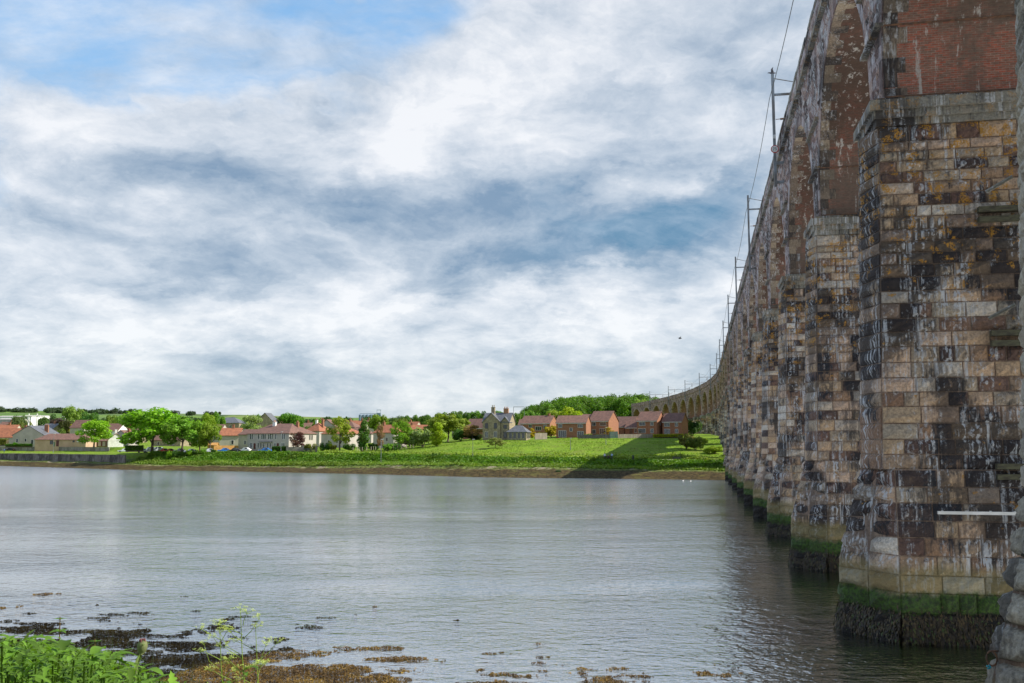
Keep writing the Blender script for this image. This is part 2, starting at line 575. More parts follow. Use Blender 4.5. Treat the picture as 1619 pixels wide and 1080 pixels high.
def vnoise(x, y, s, seed=0):
    x = np.asarray(x, float) / s + seed * 17.3
    y = np.asarray(y, float) / s + seed * 9.1
    xi, yi = np.floor(x), np.floor(y)
    fx, fy = x - xi, y - yi
    fx = fx * fx * (3 - 2 * fx)
    fy = fy * fy * (3 - 2 * fy)

    def h(a, b):
        v = np.sin(a * 127.1 + b * 311.7) * 43758.5453
        return v - np.floor(v)
    return (h(xi, yi) * (1 - fx) + h(xi + 1, yi) * fx) * (1 - fy) + (h(xi, yi + 1) * (1 - fx) + h(xi + 1, yi + 1) * fx) * fy


def H(x, y, rough=True):
    x = np.asarray(x, float)
    y = np.asarray(y, float)
    x, y = np.broadcast_arrays(x, y)
    wl = y - yshore(x)
    zs = np.stack([np.interp(wl, [a for a, _ in PROF[k]], [b for _, b in PROF[k]]) for k in PK])
    idx = np.clip(np.searchsorted(PK, x) - 1, 0, len(PK) - 2)
    pk = np.array(PK, float)
    f = np.clip((x - pk[idx]) / (pk[idx + 1] - pk[idx]), 0, 1)
    z = np.take_along_axis(zs, idx[None], 0)[0] * (1 - f) + np.take_along_axis(zs, (idx + 1)[None], 0)[0] * f
    far = np.clip((y - 700) / 2300, 0, 1.6)
    z = z + np.where(y > 700, far * (72 + 26 * np.clip((-x - 300) / 1300, 0, 1)), 0)
    z = z + 9 * np.exp(-((x - 75) / 85) ** 2 - ((y - 700) / 95) ** 2)
    z = np.where(y > 3200, z - (y - 3200) * .04, z)
    if rough:
        amp = np.interp(wl, [-5, 2, 14, 40, 200, 1000], [0, .12, .45, .25, .3, 1.5])
        z = z + amp * (vnoise(x, y, 5) + .5 * vnoise(x, y, 1.9, 3) - .75)
    return z


def Hf(x, y):
    return float(H(x, y, False))


# ---------------------------------------------------------------- ground
def terrain_mat():
    m, t, b = newmat('far_bank_ground')
    P = t.pos()
    px, py, pz = t.sep(P)
    wl = t.attr('tone')          # inland distance / 100
    n = t.noise(P, .25, 5, .6)
    n2 = t.noise(P, 1.4, 4, .65)
    n3 = t.noise(t.v('MULTIPLY', P, (.6, 1.6, 1)), .08, 4, .6)
    mud = t.mix(t.sstep(n2, .42, .62), (.032, .024, .009), (.100, .072, .028))
    mud = t.mix(t.m('MULTIPLY', t.sstep(n, .52, .68), .6), mud, (.13, .13, .03))
    grass = t.mix(t.sstep(n2, .3, .7), (.085, .17, .012), (.22, .33, .020))
    grass = t.mix(t.m('MULTIPLY', t.sstep(n, .47, .62), .75), grass, (.15, .18, .03))
    grass = t.mix(t.m('MULTIPLY', t.sstep(n3, .50, .68), .55), grass, (.075, .16, .012))
    led = t.m('ADD', wl, t.m('MULTIPLY', t.m('SUBTRACT', t.noise(P, .5, 4, .65), .5), .10))
    marsh = t.mix(t.sstep(n2, .40, .60), (.06, .10, .018), (.19, .24, .06))
    marsh = t.mix(t.m('MULTIPLY', t.sstep(n, .56, .62), .8), marsh, (.27, .22, .17))
    col = t.mix(t.sstep(led, .095, .135), mud, marsh)
    col = t.mix(t.sstep(led, .20, .235), col, grass)
    # far fields and hedges
    f = t.vor(t.v('MULTIPLY', P, (1, .45, 0)), .0042, 'F1', 'Color')
    fr = t.sep(f)[0]
    fields = t.ramp(fr, [(0, (.09, .17, .035)), (.4, (.13, .22, .04)), (.7, (.10, .16, .05)), (1, (.16, .20, .06))])
    edge = t.vor(t.v('MULTIPLY', P, (1, .45, 0)), .0042, 'DISTANCE_TO_EDGE')
    fields = t.mix(t.sstep(edge, .035, .02), fields, (.02, .045, .025))
    col = t.mix(t.sstep(py, 700, 1000), col, fields)
    t.l.new(col, b.inputs['Base Color'])
    b.inputs['Roughness'].default_value = .95
    b.inputs['Specular IOR Level'].default_value = .15
    t.l.new(t.bump(t.m('ADD', n2, t.noise(P, 4, 3, .6)), .8, .35), b.inputs['Normal'])
    return m


M_GROUND = terrain_mat()
xs = np.concatenate([np.arange(-8000, -1200, 400), np.arange(-1200, -420, 40), np.arange(-420, 130, 2.0), np.arange(130, 400, 20), np.arange(400, 8001, 400)])
wls = np.concatenate([np.array([-420, -150, -60, -20]), np.arange(-8, 15, 1.4), [15.25, 15.65], np.arange(16.6, 60, 1.5), np.arange(60, 150, 3), np.arange(150, 420, 15), np.arange(420, 1200, 60), np.arange(1200, 4200, 250), [6000, 9000]])
GX, GW = np.meshgrid(xs, wls)
GY = yshore(GX) + GW
GZ = H(GX, GY)
GZ = np.where(GW < -60, -2.5, GZ)
nr, nc = GX.shape
V = np.stack([GX, GY, GZ], -1).reshape(-1, 3)
ii = np.arange(nr * nc).reshape(nr, nc)
F = np.stack([ii[:-1, :-1], ii[:-1, 1:], ii[1:, 1:], ii[1:, :-1]], -1).reshape(-1, 4)
me = mesh('ground', V, F, M_GROUND, tone=(GW / 100).ravel(), smooth=True)
tag(ob('ground', me), kind='structure')


# water
def water_mat():
    m, t, b = newmat('river_water')
    P = t.pos()
    px, py, pz = t.sep(P)
    b.inputs['Base Color'].default_value = (.009, .022, .005, 1)
    b.inputs['IOR'].default_value = 2.2
    b.inputs['Roughness'].default_value = .03
    ws = t.v('MULTIPLY', P, (.70, 1.0, 1))
    a = t.noise(ws, 1.15, 3, .5, .5)
    c = t.noise(t.v('ADD', ws, (5, 3, 0)), 3.6, 3, .55, .4)
    e = t.noise(t.v('ADD', ws, (9, 1, 0)), .22, 2, .5)
    gust = t.sstep(t.noise(t.v('MULTIPLY', P, (.30, 1.0, 1)), .040, 4, .6), .38, .64)
    h = t.m('ADD', t.m('MULTIPLY', a, .28), t.m('MULTIPLY', c, .16))
    h = t.m('MULTIPLY', h, t.m('ADD', t.m('MULTIPLY', gust, .75), .35))
    h = t.m('ADD', h, t.m('MULTIPLY', e, .20))
    far = t.n.new('ShaderNodeMapRange')
    t.l.new(py, far.inputs[0])
    far.inputs[1].default_value = 30
    far.inputs[2].default_value = 230
    far.inputs[3].default_value = 1.0
    far.inputs[4].default_value = .30
    h = t.m('MULTIPLY', h, far.outputs[0])
    bn = t.n.new('ShaderNodeBump')
    bn.inputs['Strength'].default_value = 1.0
    bn.inputs['Distance'].default_value = .36
    t.l.new(h, bn.inputs['Height'])
    t.l.new(bn.outputs[0], b.inputs['Normal'])
    gl = t.n.new('ShaderNodeBsdfGlossy')
    rf = t.n.new('ShaderNodeMapRange')
    t.l.new(py, rf.inputs[0])
    rf.inputs[1].default_value = 60
    rf.inputs[2].default_value = 230
    rf.inputs[3].default_value = .03
    rf.inputs[4].default_value = .21
    t.l.new(rf.outputs[0], gl.inputs['Roughness'])
    t.l.new(rf.outputs[0], b.inputs['Roughness'])
    t.l.new(bn.outputs[0], gl.inputs['Normal'])
    mx = t.n.new('ShaderNodeMixShader')
    mx.inputs[0].default_value = .82
    t.l.new(b.outputs[0], mx.inputs[1])
    t.l.new(gl.outputs[0], mx.inputs[2])
    t.l.new(mx.outputs[0], m.node_tree.nodes['Material Output'].inputs[0])
    return m


M_WATER = water_mat()
me = mesh('river', [(-3000, -60, 0), (3000, -60, 0), (3000, 900, 0), (-3000, 900, 0)], [(0, 1, 2, 3)], M_WATER)
tag(ob('river', me), kind='structure')

# ---------------------------------------------------------------- viaduct
X0, Y0, A0 = 14.0441, 41.984, 0.19188
SC, RC, LC = 282.38, 729.1, 32.95
BAY = 21.8


def frame(s):
    x, y, al = X0 + min(s, SC) * sin(A0), Y0 + min(s, SC) * cos(A0), A0
    if s > SC:
        n = 40
        ds = (s - SC) / n
        for i in range(n):
            k = min((i + .5) * ds / LC, 1) / RC
            al -= k * ds / 2
            x += ds * sin(al)
            y += ds * cos(al)
            al -= k * ds / 2
    return x, y, al, -.00702 * max(0, s - 150)


# local axes: X = across (0 at the pier nose, + upstream), Y = along the bridge, Z up
VIA = thing('railway_viaduct', (0, 0, 0), 0, 'long stone railway viaduct of tall brick-lined arches curving across the river', 'viaduct')


def courses():
    z, hs = -.35, []
    while z < 21.4:
        h = .80 - .0165 * max(z, 0)
        h = max(h, .455) * (1 + .10 * random.uniform(-1, 1))
        if z + h > 21.25:
            h = 21.55 - z
            hs.append((z, 21.55))
            break
        hs.append((z, z + h))
        z += h
    return hs


COURSES = courses()
WID = 15.0


def v_arris(z):
    return 1.80 + .034 * (z - 9.5)


def v_nose(z):
    return v_arris(z) - .50


def t_sh(z):
    return 1.80 + (21.5 - z) * .024


ZST = 6.9


def st_tip(z):
    return np.interp(z, [-1, 3.0, 5.9, ZST], [0.10, 0.16, .95, 1.22])


def st_v(z):
    return 2.15


def st_t(z):
    return np.interp(z, [-1, 3, ZST], [2.55, 2.5, 2.28])


def face_fns(zmid):
    """polyline of the pier plan at height z as function; list of (P0,P1) corner functions, counter-clockwise seen from above"""
    if zmid < ZST:
        c = [lambda z: (st_tip(z), 0), lambda z: (st_v(z), -st_t(z)), lambda z: (WID - st_v(z), -st_t(z)), lambda z: (WID - st_tip(z), 0), lambda z: (WID - st_v(z), st_t(z)), lambda z: (st_v(z), st_t(z))]
    else:
        c = [lambda z: (v_nose(z), 0), lambda z: (v_arris(z), -t_sh(z)), lambda z: (WID - v_arris(z), -t_sh(z)), lambda z: (WID - v_nose(z), 0), lambda z: (WID - v_arris(z), t_sh(z)), lambda z: (v_arris(z), t_sh(z))]
    return c


def block(mb, fn, nrm, w, h, tone, bulge, nx=4, nz=3, rnd=random, joint=.016, base=0.028, dome=False):
    """rock-faced block: fn(a,b) gives the point on the wall plane, a in 0..w, b in 0..h"""
    V, F = [], []
    jx = joint
    for j in range(nz + 1):
        for i in range(nx + 1):
            a = jx + (w - 2 * jx) * i / nx
            bb = joint + (h - 2 * joint) * j / nz
            edge = i in (0, nx) or j in (0, nz)
            pr = base + rnd.uniform(0, .02) if edge else base + bulge * rnd.uniform(.35, 1.15)
            if dome:
                du, dv = 2 * i / nx - 1, 2 * j / nz - 1
                pr = base + bulge * ((1 - du ** 4) * (1 - dv ** 4)) ** .6 * (1 + .22 * sin(5 * du + 40 * tone) * cos(4 * dv + 9 * tone)) + rnd.uniform(-.028, .028) + .03 * sin(11 * du + 60 * tone) * sin(8 * dv + 20 * tone)
            if not edge and not dome:
                a += rnd.uniform(-.15, .15) * w / nx
                bb += rnd.uniform(-.15, .15) * h / nz
            p = np.array(fn(a, bb)) + nrm * pr
            V.append(p)
    n = nx + 1
    for j in range(nz):
        for i in range(nx):
            q = (j * n + i, j * n + i + 1, (j + 1) * n + i + 1, (j + 1) * n + i)
            F.append(q)
    ring = [i for i in range(n)] + [j * n + nx for j in range(1, nz + 1)] + [nz * n + i for i in range(nx - 1, -1, -1)] + [j * n for j in range(nz - 1, 0, -1)]
    k0 = len(V)
    for r_ in ring:
        i, j = r_ % n, r_ // n
        V.append(np.array(fn(jx + (w - 2 * jx) * i / nx, joint + (h - 2 * joint) * j / nz)) - nrm * .07)
    L = len(ring)
    for k in range(L):
        F.append((ring[(k + 1) % L], ring[k], k0 + k, k0 + (k + 1) % L))
    mb.add(V, F, 0, tone)


def course_tone(rnd, zc):
    base = rnd.random()
    return base


NEAR_BUDGET = [292]
CANDS = []


def build_pier(idx, single, seed, mat, land=False, res=(3, 2)):
    rnd = random.Random(seed)
    x, y, al, dzz = frame(idx * BAY)
    # core
    core = MB()
    zl = [-2.4, 3.0, 5.9, ZST - .001]
    rings = []
    for z in zl:
        rings.append([(f(z)[0] + 0, f(z)[1], z) for f in face_fns(0)])
    rings2 = [[(f(z)[0], f(z)[1], z) for f in face_fns(10)] for z in (ZST, 21.6)]
    for R in (rings, rings2):
        V = [p for r_ in R for p in r_]
        F = []
        for j in range(len(R) - 1):
            for i in range(6):
                F.append((j * 6 + i, j * 6 + (i + 1) % 6, (j + 1) * 6 + (i + 1) % 6, (j + 1) * 6 + i))
        F.append(tuple(range(5, -1, -1)))
        F.append(tuple(range((len(R) - 1) * 6, len(R) * 6)))
        core.add(V, F)
    stuff = MB()
    singles = []
    for (z0, z1) in COURSES:
        if land and z1 < 3:
            continue
        zm = (z0 + z1) / 2
        if z0 < ZST < z1:
            pass
        cf = face_fns(zm)
        # a course's own hue tendency: dark bands and warm bands
        ct = rnd.uniform(-.16, .16)
        for fi in range(6):
            if fi in (2, 3) and True:
                # far (upstream) nose seldom seen: still built, coarser
                pass
            A0_, B0_ = np.array(cf[fi](z0)), np.array(cf[(fi + 1) % 6](z0))
            A1_, B1_ = np.array(cf[fi](z1)), np.array(cf[(fi + 1) % 6](z1))
            W = np.linalg.norm((A0_ + A1_) / 2 - (B0_ + B1_) / 2)
            if fi in (2, 3, 4):
                if fi != 4:
                    continue
            d_ = (B0_ - A0_) / np.linalg.norm(B0_ - A0_)
            nrm = np.array((d_[1], -d_[0], 0.0))
            a = 0.0
            nose = fi in (0, 5)
            while a < W - 1e-4:
                big_ = 1.0 + .55 * (z1 - z0)
                wd = rnd.uniform(.52, 1.42) * big_ * .82
                if nose:
                    wd = W / (2 if zm < ZST else 1) + .0001
                if W - a - wd < .55:
                    wd = W - a

                def fn(p_, q_, a=a, wd=wd):
                    f_ = (a + p_) / W
                    g = q_ / (z1 - z0)
                    A_ = A0_ * (1 - g) + A1_ * g
                    B_ = B0_ * (1 - g) + B1_ * g
                    P_ = A_ * (1 - f_) + B_ * f_
                    return (P_[0], P_[1], z0 + q_)
                tone = min(1, max(0, rnd.betavariate(1.5, 1.7) + ct))
                bulge = .15 if not nose else (.13 if zm > ZST else .28)
                if zm < 3 and not nose:
                    bulge = .17
                if fi == 4:
                    bulge = .06
                # seen size decides which blocks are objects of their own
                want = False
                if single == 1 and fi in (1,) and a < 6.6 and z1 > .9:
                    want = True
                if single == 1 and fi == 0 and z1 > .9:
                    want = zm < ZST
                if single == 2 and fi == 1 and a < 2.6 and zm < 12.5 and z1 > .9:
                    want = rnd.random() < .7
                if single == 3 and fi in (0, 5) and 1 < zm < 9:
                    want = True
                if want and NEAR_BUDGET[0] > 0:
                    NEAR_BUDGET[0] -= 1
                    mb = MB()
                    block(mb, fn, nrm, wd, z1 - z0, tone, bulge, 4 if single < 3 else 9, 3 if single < 3 else 7, rnd, joint=.027, dome=single == 3)
                    singles.append(mb.me('stone_block', mat, single == 3))
                else:
                    rx, rz_ = (4, 3) if single else res
                    if fi == 4:
                        rx, rz_ = 2, 2
                    dm = single == 3 and fi in (0, 5)
                    if dm:
                        rx, rz_ = 7, 6
                    block(stuff, fn, nrm, wd, z1 - z0, tone, bulge * (.7 if dm else 1), rx, rz_, rnd, joint=.027, dome=dm)
                a += wd
    # cornice under the springing
    cor = MB()
    for k, (za, zb, o) in enumerate([(21.55, 21.86, .14), (21.86, 22.2, .28), (22.2, 22.62, .46)]):
        e0 = 2.20 - o * .85
        cor.box(e0, WID - e0, -1.8 - o, 1.8 + o, za, zb, 0, .3 + .2 * k)
    cor.box(2.2, WID - 2.2, -1.62, 1.62, 22.62, 22.9, 0, .4)
    return core, stuff, singles, cor


def stain_slab(mb, *a):
    mb.box(*a)


def place(o, idx, half=0.0):
    x, y, al, dzz = frame((idx + half) * BAY)
    o.location = (x, y, dzz)
    o.rotation_euler = (0, 0, -al)


PIERS = {}
variants = []
for i in range(-3, 27):
    if i in (-1, 0, 1, 2):
        core, stuff, singles, cor = build_pier(i, {0: 1, 1: 2, -1: 3}.get(i, 0) if i != 2 else 0, 100 + i, M_NEAR if i == -1 else M_STONE, res=(4, 3))
        cm, sm, km = core.me('pier', M_MORTAR), stuff.me('stone_blocks', M_NEAR if i == -1 else M_STONE), cor.me('cornice', M_CORN)
    else:
        singles = []
        if len(variants) < 3:
            core, stuff, _, cor = build_pier(i, 0, 300 + i, M_STONE, res=(3, 2))
            variants.append((core.me('pier', M_MORTAR), stuff.me('stone_blocks', M_STONE), cor.me('cornice', M_CORN)))
        cm, sm, km = variants[(i * 7) % len(variants)]
    p_ = ob('pier', cm, VIA)
    place(p_, i)
    if i == -1:
        p_.location.x += .03
    ob('stone_blocks', sm, p_, kind='stuff')
    ob('cornice', km, p_)
    for s_ in singles:
        ob('stone_block', s_, p_)
    PIERS[i] = p_
print('single blocks', 292 - NEAR_BUDGET[0])

def hanging_weed(idx, n, seed):
    rg = np.random.default_rng(seed)
    fs = face_fns(0)
    fi = rg.choice([0, 1, 5], n, p=[.22, .62, .16])
    f = rg.uniform(0, 1, n)
    z = rg.uniform(-.05, 1.15, n) + .22 * rg.normal(size=n) * (rg.random(n) < .3)
    A = np.array([[g(0)[0], g(0)[1]] for g in fs])
    B = np.roll(A, -1, axis=0)
    if idx > 0:
        f = np.where(fi == 1, f * .6, f)
    P0 = A[fi] * (1 - f[:, None]) + B[fi] * f[:, None]
    d_ = (B - A) / np.linalg.norm(B - A, axis=1)[:, None]
    nr = np.stack([d_[:, 1], -d_[:, 0]], 1)[fi]
    out = rg.uniform(.05, .30, n) * np.clip(1.5 - z, .25, 1)
    top = np.column_stack([P0 + nr * (out * .7)[:, None], z])
    L = rg.uniform(.08, .30, n)
    bot = np.column_stack([P0 + nr * out[:, None], z - L])
    bot[:, :2] += rg.normal(size=(n, 2)) * .05
    sd = np.column_stack([d_[fi], np.zeros(n)]) * rg.uniform(.012, .045, n)[:, None]
    mid = (top + bot) / 2
    mid[:, :2] += nr * .05
    V = np.stack([top, mid - sd, bot, mid + sd], 1).reshape(-1, 3)
    m = MATS.get('hanging_wrack')
    if m is None:
        m, t_, b_ = newmat('hanging_wrack')
        t_.l.new(t_.ramp(t_.attr('tone'), [(0, (.008, .006, .004)), (.6, (.035, .024, .009)), (.85, (.075, .05, .014)), (1, (.03, .07, .008))]), b_.inputs['Base Color'])
        b_.inputs['Roughness'].default_value = .5
    ob('hanging_seaweed', quads_mesh('hanging_seaweed', V, n, m, rg.random(n)), PIERS[idx], kind='stuff')


hanging_weed(0, 16000, 1)
hanging_weed(1, 9000, 2)
hanging_weed(2, 5000, 3)

# --- one bay: arch barrel, spandrels, parapets
RA = 9.40
ZS = 23.4
HP = BAY / 2 - RA       # half pier at springing
VS0, VS1 = 2.55, WID - 2.55
ZT = 34.6


def barrel(bm_=None):
    """soffit and pier flanks, brick; u = along, v = across"""
    prof = [(-RA, 22.62)]
    for k in range(41):
        a = pi - pi * k / 40
        prof.append((RA * cos(a), ZS + RA * sin(a)))
    prof.append((RA, 22.62))
    V, F, uv = [], [], []
    L = [0]
    for k in range(1, len(prof)):
        L.append(L[-1] + math.hypot(prof[k][0] - prof[k - 1][0], prof[k][1] - prof[k - 1][1]))
    for (u, z) in prof:
        V += [(VS0 + .05, u, z), (VS1 - .05, u, z)]
    for k in range(len(prof) - 1):
        F.append((2 * k, 2 * k + 1, 2 * k + 3, 2 * k + 2))
        uv += [(VS0, L[k]), (VS1, L[k]), (VS1, L[k + 1]), (VS0, L[k + 1])]
    # top of the deck closes the bay
    k = len(V)
    h = BAY / 2
    V += [(VS0, -h, ZT), (VS1, -h, ZT), (VS1, h, ZT), (VS0, h, ZT)]
    F.append((k, k + 1, k + 2, k + 3))
    uv += [(0, 0), (1, 0), (1, 1), (0, 1)]
    return mesh('arch', V, F, bm_ or M_BRICK, uv=uv)


def spandrel(side, mat, seed):
    """wall face with real blocks: backing sheet, coursed rubble and a ring of voussoirs"""
    rnd = random.Random(seed)
    back, st, ring, quo = MB(), MB(), MB(), MB()
    V, F = [], []
    x = VS0 if side < 0 else VS1
    sgn = -1 if side < 0 else 1
    n = 40
    pr = [(-BAY / 2, 22.62), (-RA, 22.62)] + [(RA * cos(pi - pi * k / n), ZS + RA * sin(pi - pi * k / n)) for k in range(n + 1)] + [(RA, 22.62), (BAY / 2, 22.62)]
    for (u, z) in pr:
        V.append((x, u, z))
        V.append((x, u, ZT))
    for k in range(len(pr) - 1):
        q = (2 * k, 2 * k + 1, 2 * k + 3, 2 * k + 2)
        F.append(q if sgn < 0 else q[::-1])
    back.add(V, F, 0, .5)
    nrm = np.array((sgn, 0, 0.0))
    z = 22.62
    RO = RA + .78
    while z < ZT - .1:
        h = rnd.uniform(.34, .48)
        if ZT - (z + h) < .25:
            h = ZT - z
        zm = z + h / 2
        inner = sqrt(max(0, RO ** 2 - (zm - ZS) ** 2)) if zm > ZS else RA + .05
        if zm - ZS > RO:
            spans = [(-BAY / 2, BAY / 2)]
        else:
            spans = [(-BAY / 2, -inner), (inner, BAY / 2)]
        for (a0, a1) in spans:
            a = a0
            while a < a1 - .02:
                wd = rnd.uniform(.5, 1.15)
                if a1 - a - wd < .4:
                    wd = a1 - a

                def fn(p_, q_, a=a):
                    return (x, a + p_ if sgn > 0 else a + wd - p_, z + q_)
                block(st, fn, nrm, wd, h, rnd.betavariate(1.6, 1.6), .13, 2, 2, rnd, joint=.015, base=.02)
                a += wd
        z += h
    # voussoirs
    nv = 46
    for k in range(nv):
        a0, a1 = pi - pi * k / nv, pi - pi * (k + 1) / nv
        lng = .78 if k % 2 else .70

        def fn(p_, q_):
            aa = a0 + (a1 - a0) * (p_ if sgn < 0 else 1 - p_)
            r_ = RA + q_
            return (x, r_ * cos(aa), ZS + r_ * sin(aa))
        block(ring, fn, nrm, 1.0, lng, rnd.betavariate(1.6, 1.6), .05, 1, 1, rnd, joint=.015, base=.05)
    # quoins turning into the soffit
    for k in range(nv):
        a0, a1 = pi - pi * k / nv + .0012, pi - pi * (k + 1) / nv - .0012
        dp = (.95, .55)[k % 2] * rnd.uniform(.9, 1.1)
        V = []
        for rr in (RA - .025, RA + .05):
            for aa in (a0, a1):
                for xx in (x, x - sgn * dp):
                    V.append((xx, rr * cos(aa), ZS + rr * sin(aa)))
        quo.add(V, [(0, 1, 3, 2), (4, 6, 7, 5), (0, 2, 6, 4), (1, 5, 7, 3), (0, 4, 5, 1), (2, 3, 7, 6)], 0, rnd.betavariate(1.6, 1.6))
    for sg in (-1, 1):
        for zz in np.arange(22.64, 23.36, .36):
            dp = rnd.choice((.55, .95))
            quo.box(min(x, x - sgn * dp), max(x, x - sgn * dp), sg * RA - .025, sg * RA + .025, zz, zz + .34, 0, rnd.random())
    return back, st, ring, quo


def parapet(side, seed):
    rnd = random.Random(seed)
    x = VS0 if side < 0 else VS1
    sg = -1 if side < 0 else 1
    b_, c_ = MB(), MB()
    h = BAY / 2
    xa, xb = (x - .18, x + .35) if side < 0 else (x - .35, x + .18)
    b_.box(xa + .02, xb - .02, -h, h, ZT, 36.2, 0, .4)
    x_out = xa if side < 0 else xb
    nrm = np.array((sg, 0, 0.0))
    for z in (ZT + .32, ZT + .75, ZT + 1.17):
        a = -h
        while a < h - .02:
            wd = rnd.uniform(.6, 1.2)
            if h - a - wd < .45:
                wd = h - a

            def fn(p_, q_, a=a):
                return (x_out, a + (p_ if sg > 0 else wd - p_), z + q_)
            block(b_, fn, nrm, wd, .42, rnd.betavariate(1.6, 1.6), .10, 2, 2, rnd, joint=.015)
            a += wd
    # string course and coping
    c_.box(x - .38 if side < 0 else x - .3, x + .3 if side < 0 else x + .38, -h, h, ZT - .02, ZT + .3, 0, .5)
    a = -h
    while a < h - .02:
        wd = rnd.uniform(1.3, 1.9)
        if h - a - wd < .7:
            wd = h - a
        j = rnd.uniform(-.03, .03)
        c_.box(xa - .10 + j, xb + .10 + j, a + .012, a + wd - .012, 36.2, 36.52 + rnd.uniform(-.02, .05), 0, rnd.random())
        a += wd
    return b_, c_


BAYV = []
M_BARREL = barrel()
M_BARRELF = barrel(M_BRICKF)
for q in range(3):
    mq = M_FARB if q == 2 else M_FAR
    parts = []
    for side in (-1, 1):
        back, st, ring, quo = spandrel(side, mq, 40 + q * 3 + side)
        pb, pc = parapet(side, 60 + q + side)
        parts.append((back.me('spandrel', M_MORTAR), st.me('rubble_stones', mq), ring.me('voussoirs', mq), quo.me('quoin_stones', M_QUOIN if q < 2 else M_FARB), pb.me('parapet', mq), pc.me('coping', M_CORN if q < 2 else mq)))
    BAYV.append(parts)
for i in range(-3, 26):
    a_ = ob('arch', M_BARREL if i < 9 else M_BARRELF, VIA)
    place(a_, i, .5)
    for parts in BAYV[i % 2 if i < 9 else 2]:
        sp = ob('spandrel', parts[0], a_)
        ob('rubble_stones', parts[1], a_, kind='stuff')
        ob('voussoirs', parts[2], a_, kind='stuff')
        ob('quoin_stones', parts[3], a_, kind='stuff')
        ob('parapet', parts[4], a_)
        ob('coping', parts[5], a_)

# ledges left on the pier faces and the rusty tie bands in the brickwork
lgms = []
for sg in (-1, 1):
    lg = MB()
    for zz in (26.05,):
        x = VS0 if sg < 0 else VS1
        uo = BAY / 2 - sqrt(RA ** 2 - (zz - ZS) ** 2)
        lg.box(min(x, x + sg * .36), max(x, x + sg * .36), -uo - .1, uo + .1, zz, zz + .13, 0, .6)
    lgms.append(lg.me('ledge', M_CORN))
bd = MB()
for (zz, th) in ((26.02, .07), (22.93, .06)):
    uo = BAY / 2 - (sqrt(max(0, RA ** 2 - (zz - ZS) ** 2)) if zz > ZS else RA)
    for sg in (-1, 1):
        bd.box(VS0, VS1, sg * (uo + .03) - .03, sg * (uo + .03) + .03, zz, zz + th, 0, .5)
bdm = bd.me('iron_band', M_RUST)
hl = MB()
for zz in (29.2,):
    x = VS0
    hl.box(x - .32, x, -2.6, 2.6, zz, zz + .14)
hlm = hl.me('ledge', M_CORN)
for i in range(-2, 12):
    for lgm in lgms:
        ob('ledge', lgm, PIERS[i])
    ob('iron_band', bdm, PIERS[i])
    if i < 4:
        ob('ledge', hlm, PIERS[i])

M_OLDT = flat('old_fender_timber', (.10, .10, .055), (.05, .045, .03), 3, .9, stretch=(1, 1, 4))
# timber fender brackets and white rail by the near piers
tm = MB()
for (z_, v_) in ((17.1, 5.9), (11.9, 6.1), (6.5, 6.0)):
    for dz_ in (0, .42):
        tm = MB()
        tt = t_sh(z_)
        tm.box(v_, v_ + 1.9, -tt - .42, -tt - .10, z_ + dz_, z_ + dz_ + .22, 0, .5)
        o = tm.ob('timber_bracket', M_OLDT, PIERS[0])
rl = MB()
tt = st_t(5.2)
rl.box(3.65, 9.5, -tt - .36, -tt - .20, 5.12, 5.24, 0, .5)
for vv in np.arange(3.8, 9.4, .9):
    rl.box(vv, vv + .07, -tt - .29, -tt - .21, 5.24, 5.27, 0, .5)
    rl.box(vv, vv + .07, -tt - .22, -tt + .02, 5.14, 5.2, 0, .5)
rl.ob('white_rail', M_WHITE, PIERS[0])
for (z_, v_, L_) in ((14.3, 1.75, 1.6), (11.2, 1.65, 1.4)):
    mb = MB()
    mb.tube([(v_, 2.0, z_), (v_ - .55, 2.2, z_ - .3)], .045, 6)
    o = mb.ob('timber_bracket', M_CORN, PIERS[-1])

# mooring ring with a blue cord on the nearest pier
x, y, al, _ = frame(-BAY)
rg = MB()
pts = [(.10 * cos(q), 0, .15 * sin(q)) for q in np.linspace(0, 2 * pi, 17)]
rg.tube(pts, .02, 6, cap=False)
rp = at(1568, 1041, 20.45)
ring = thing('mooring_ring', rp, -.4, 'rusty oval mooring ring hanging on the nose of the nearest viaduct pier', 'mooring ring')
rg.ob('ring', M_RUST, ring, smooth=True)
bc = MB()
bc.tube([(-.05, 0, -.13), (-.03, -.03, -.18), (-.08, -.02, -.21), (-.04, .03, -.17), (-.1, -.03, -.16)], .022, 6)
bc.ob('cord', paint('blue_cord', (.02, .30, .38)), ring)
sp_ = MB()
sp_.tube([(.0, 0, .15), (.22, .12, .14)], .02, 6)
sp_.ob('staple', M_RUST, ring)

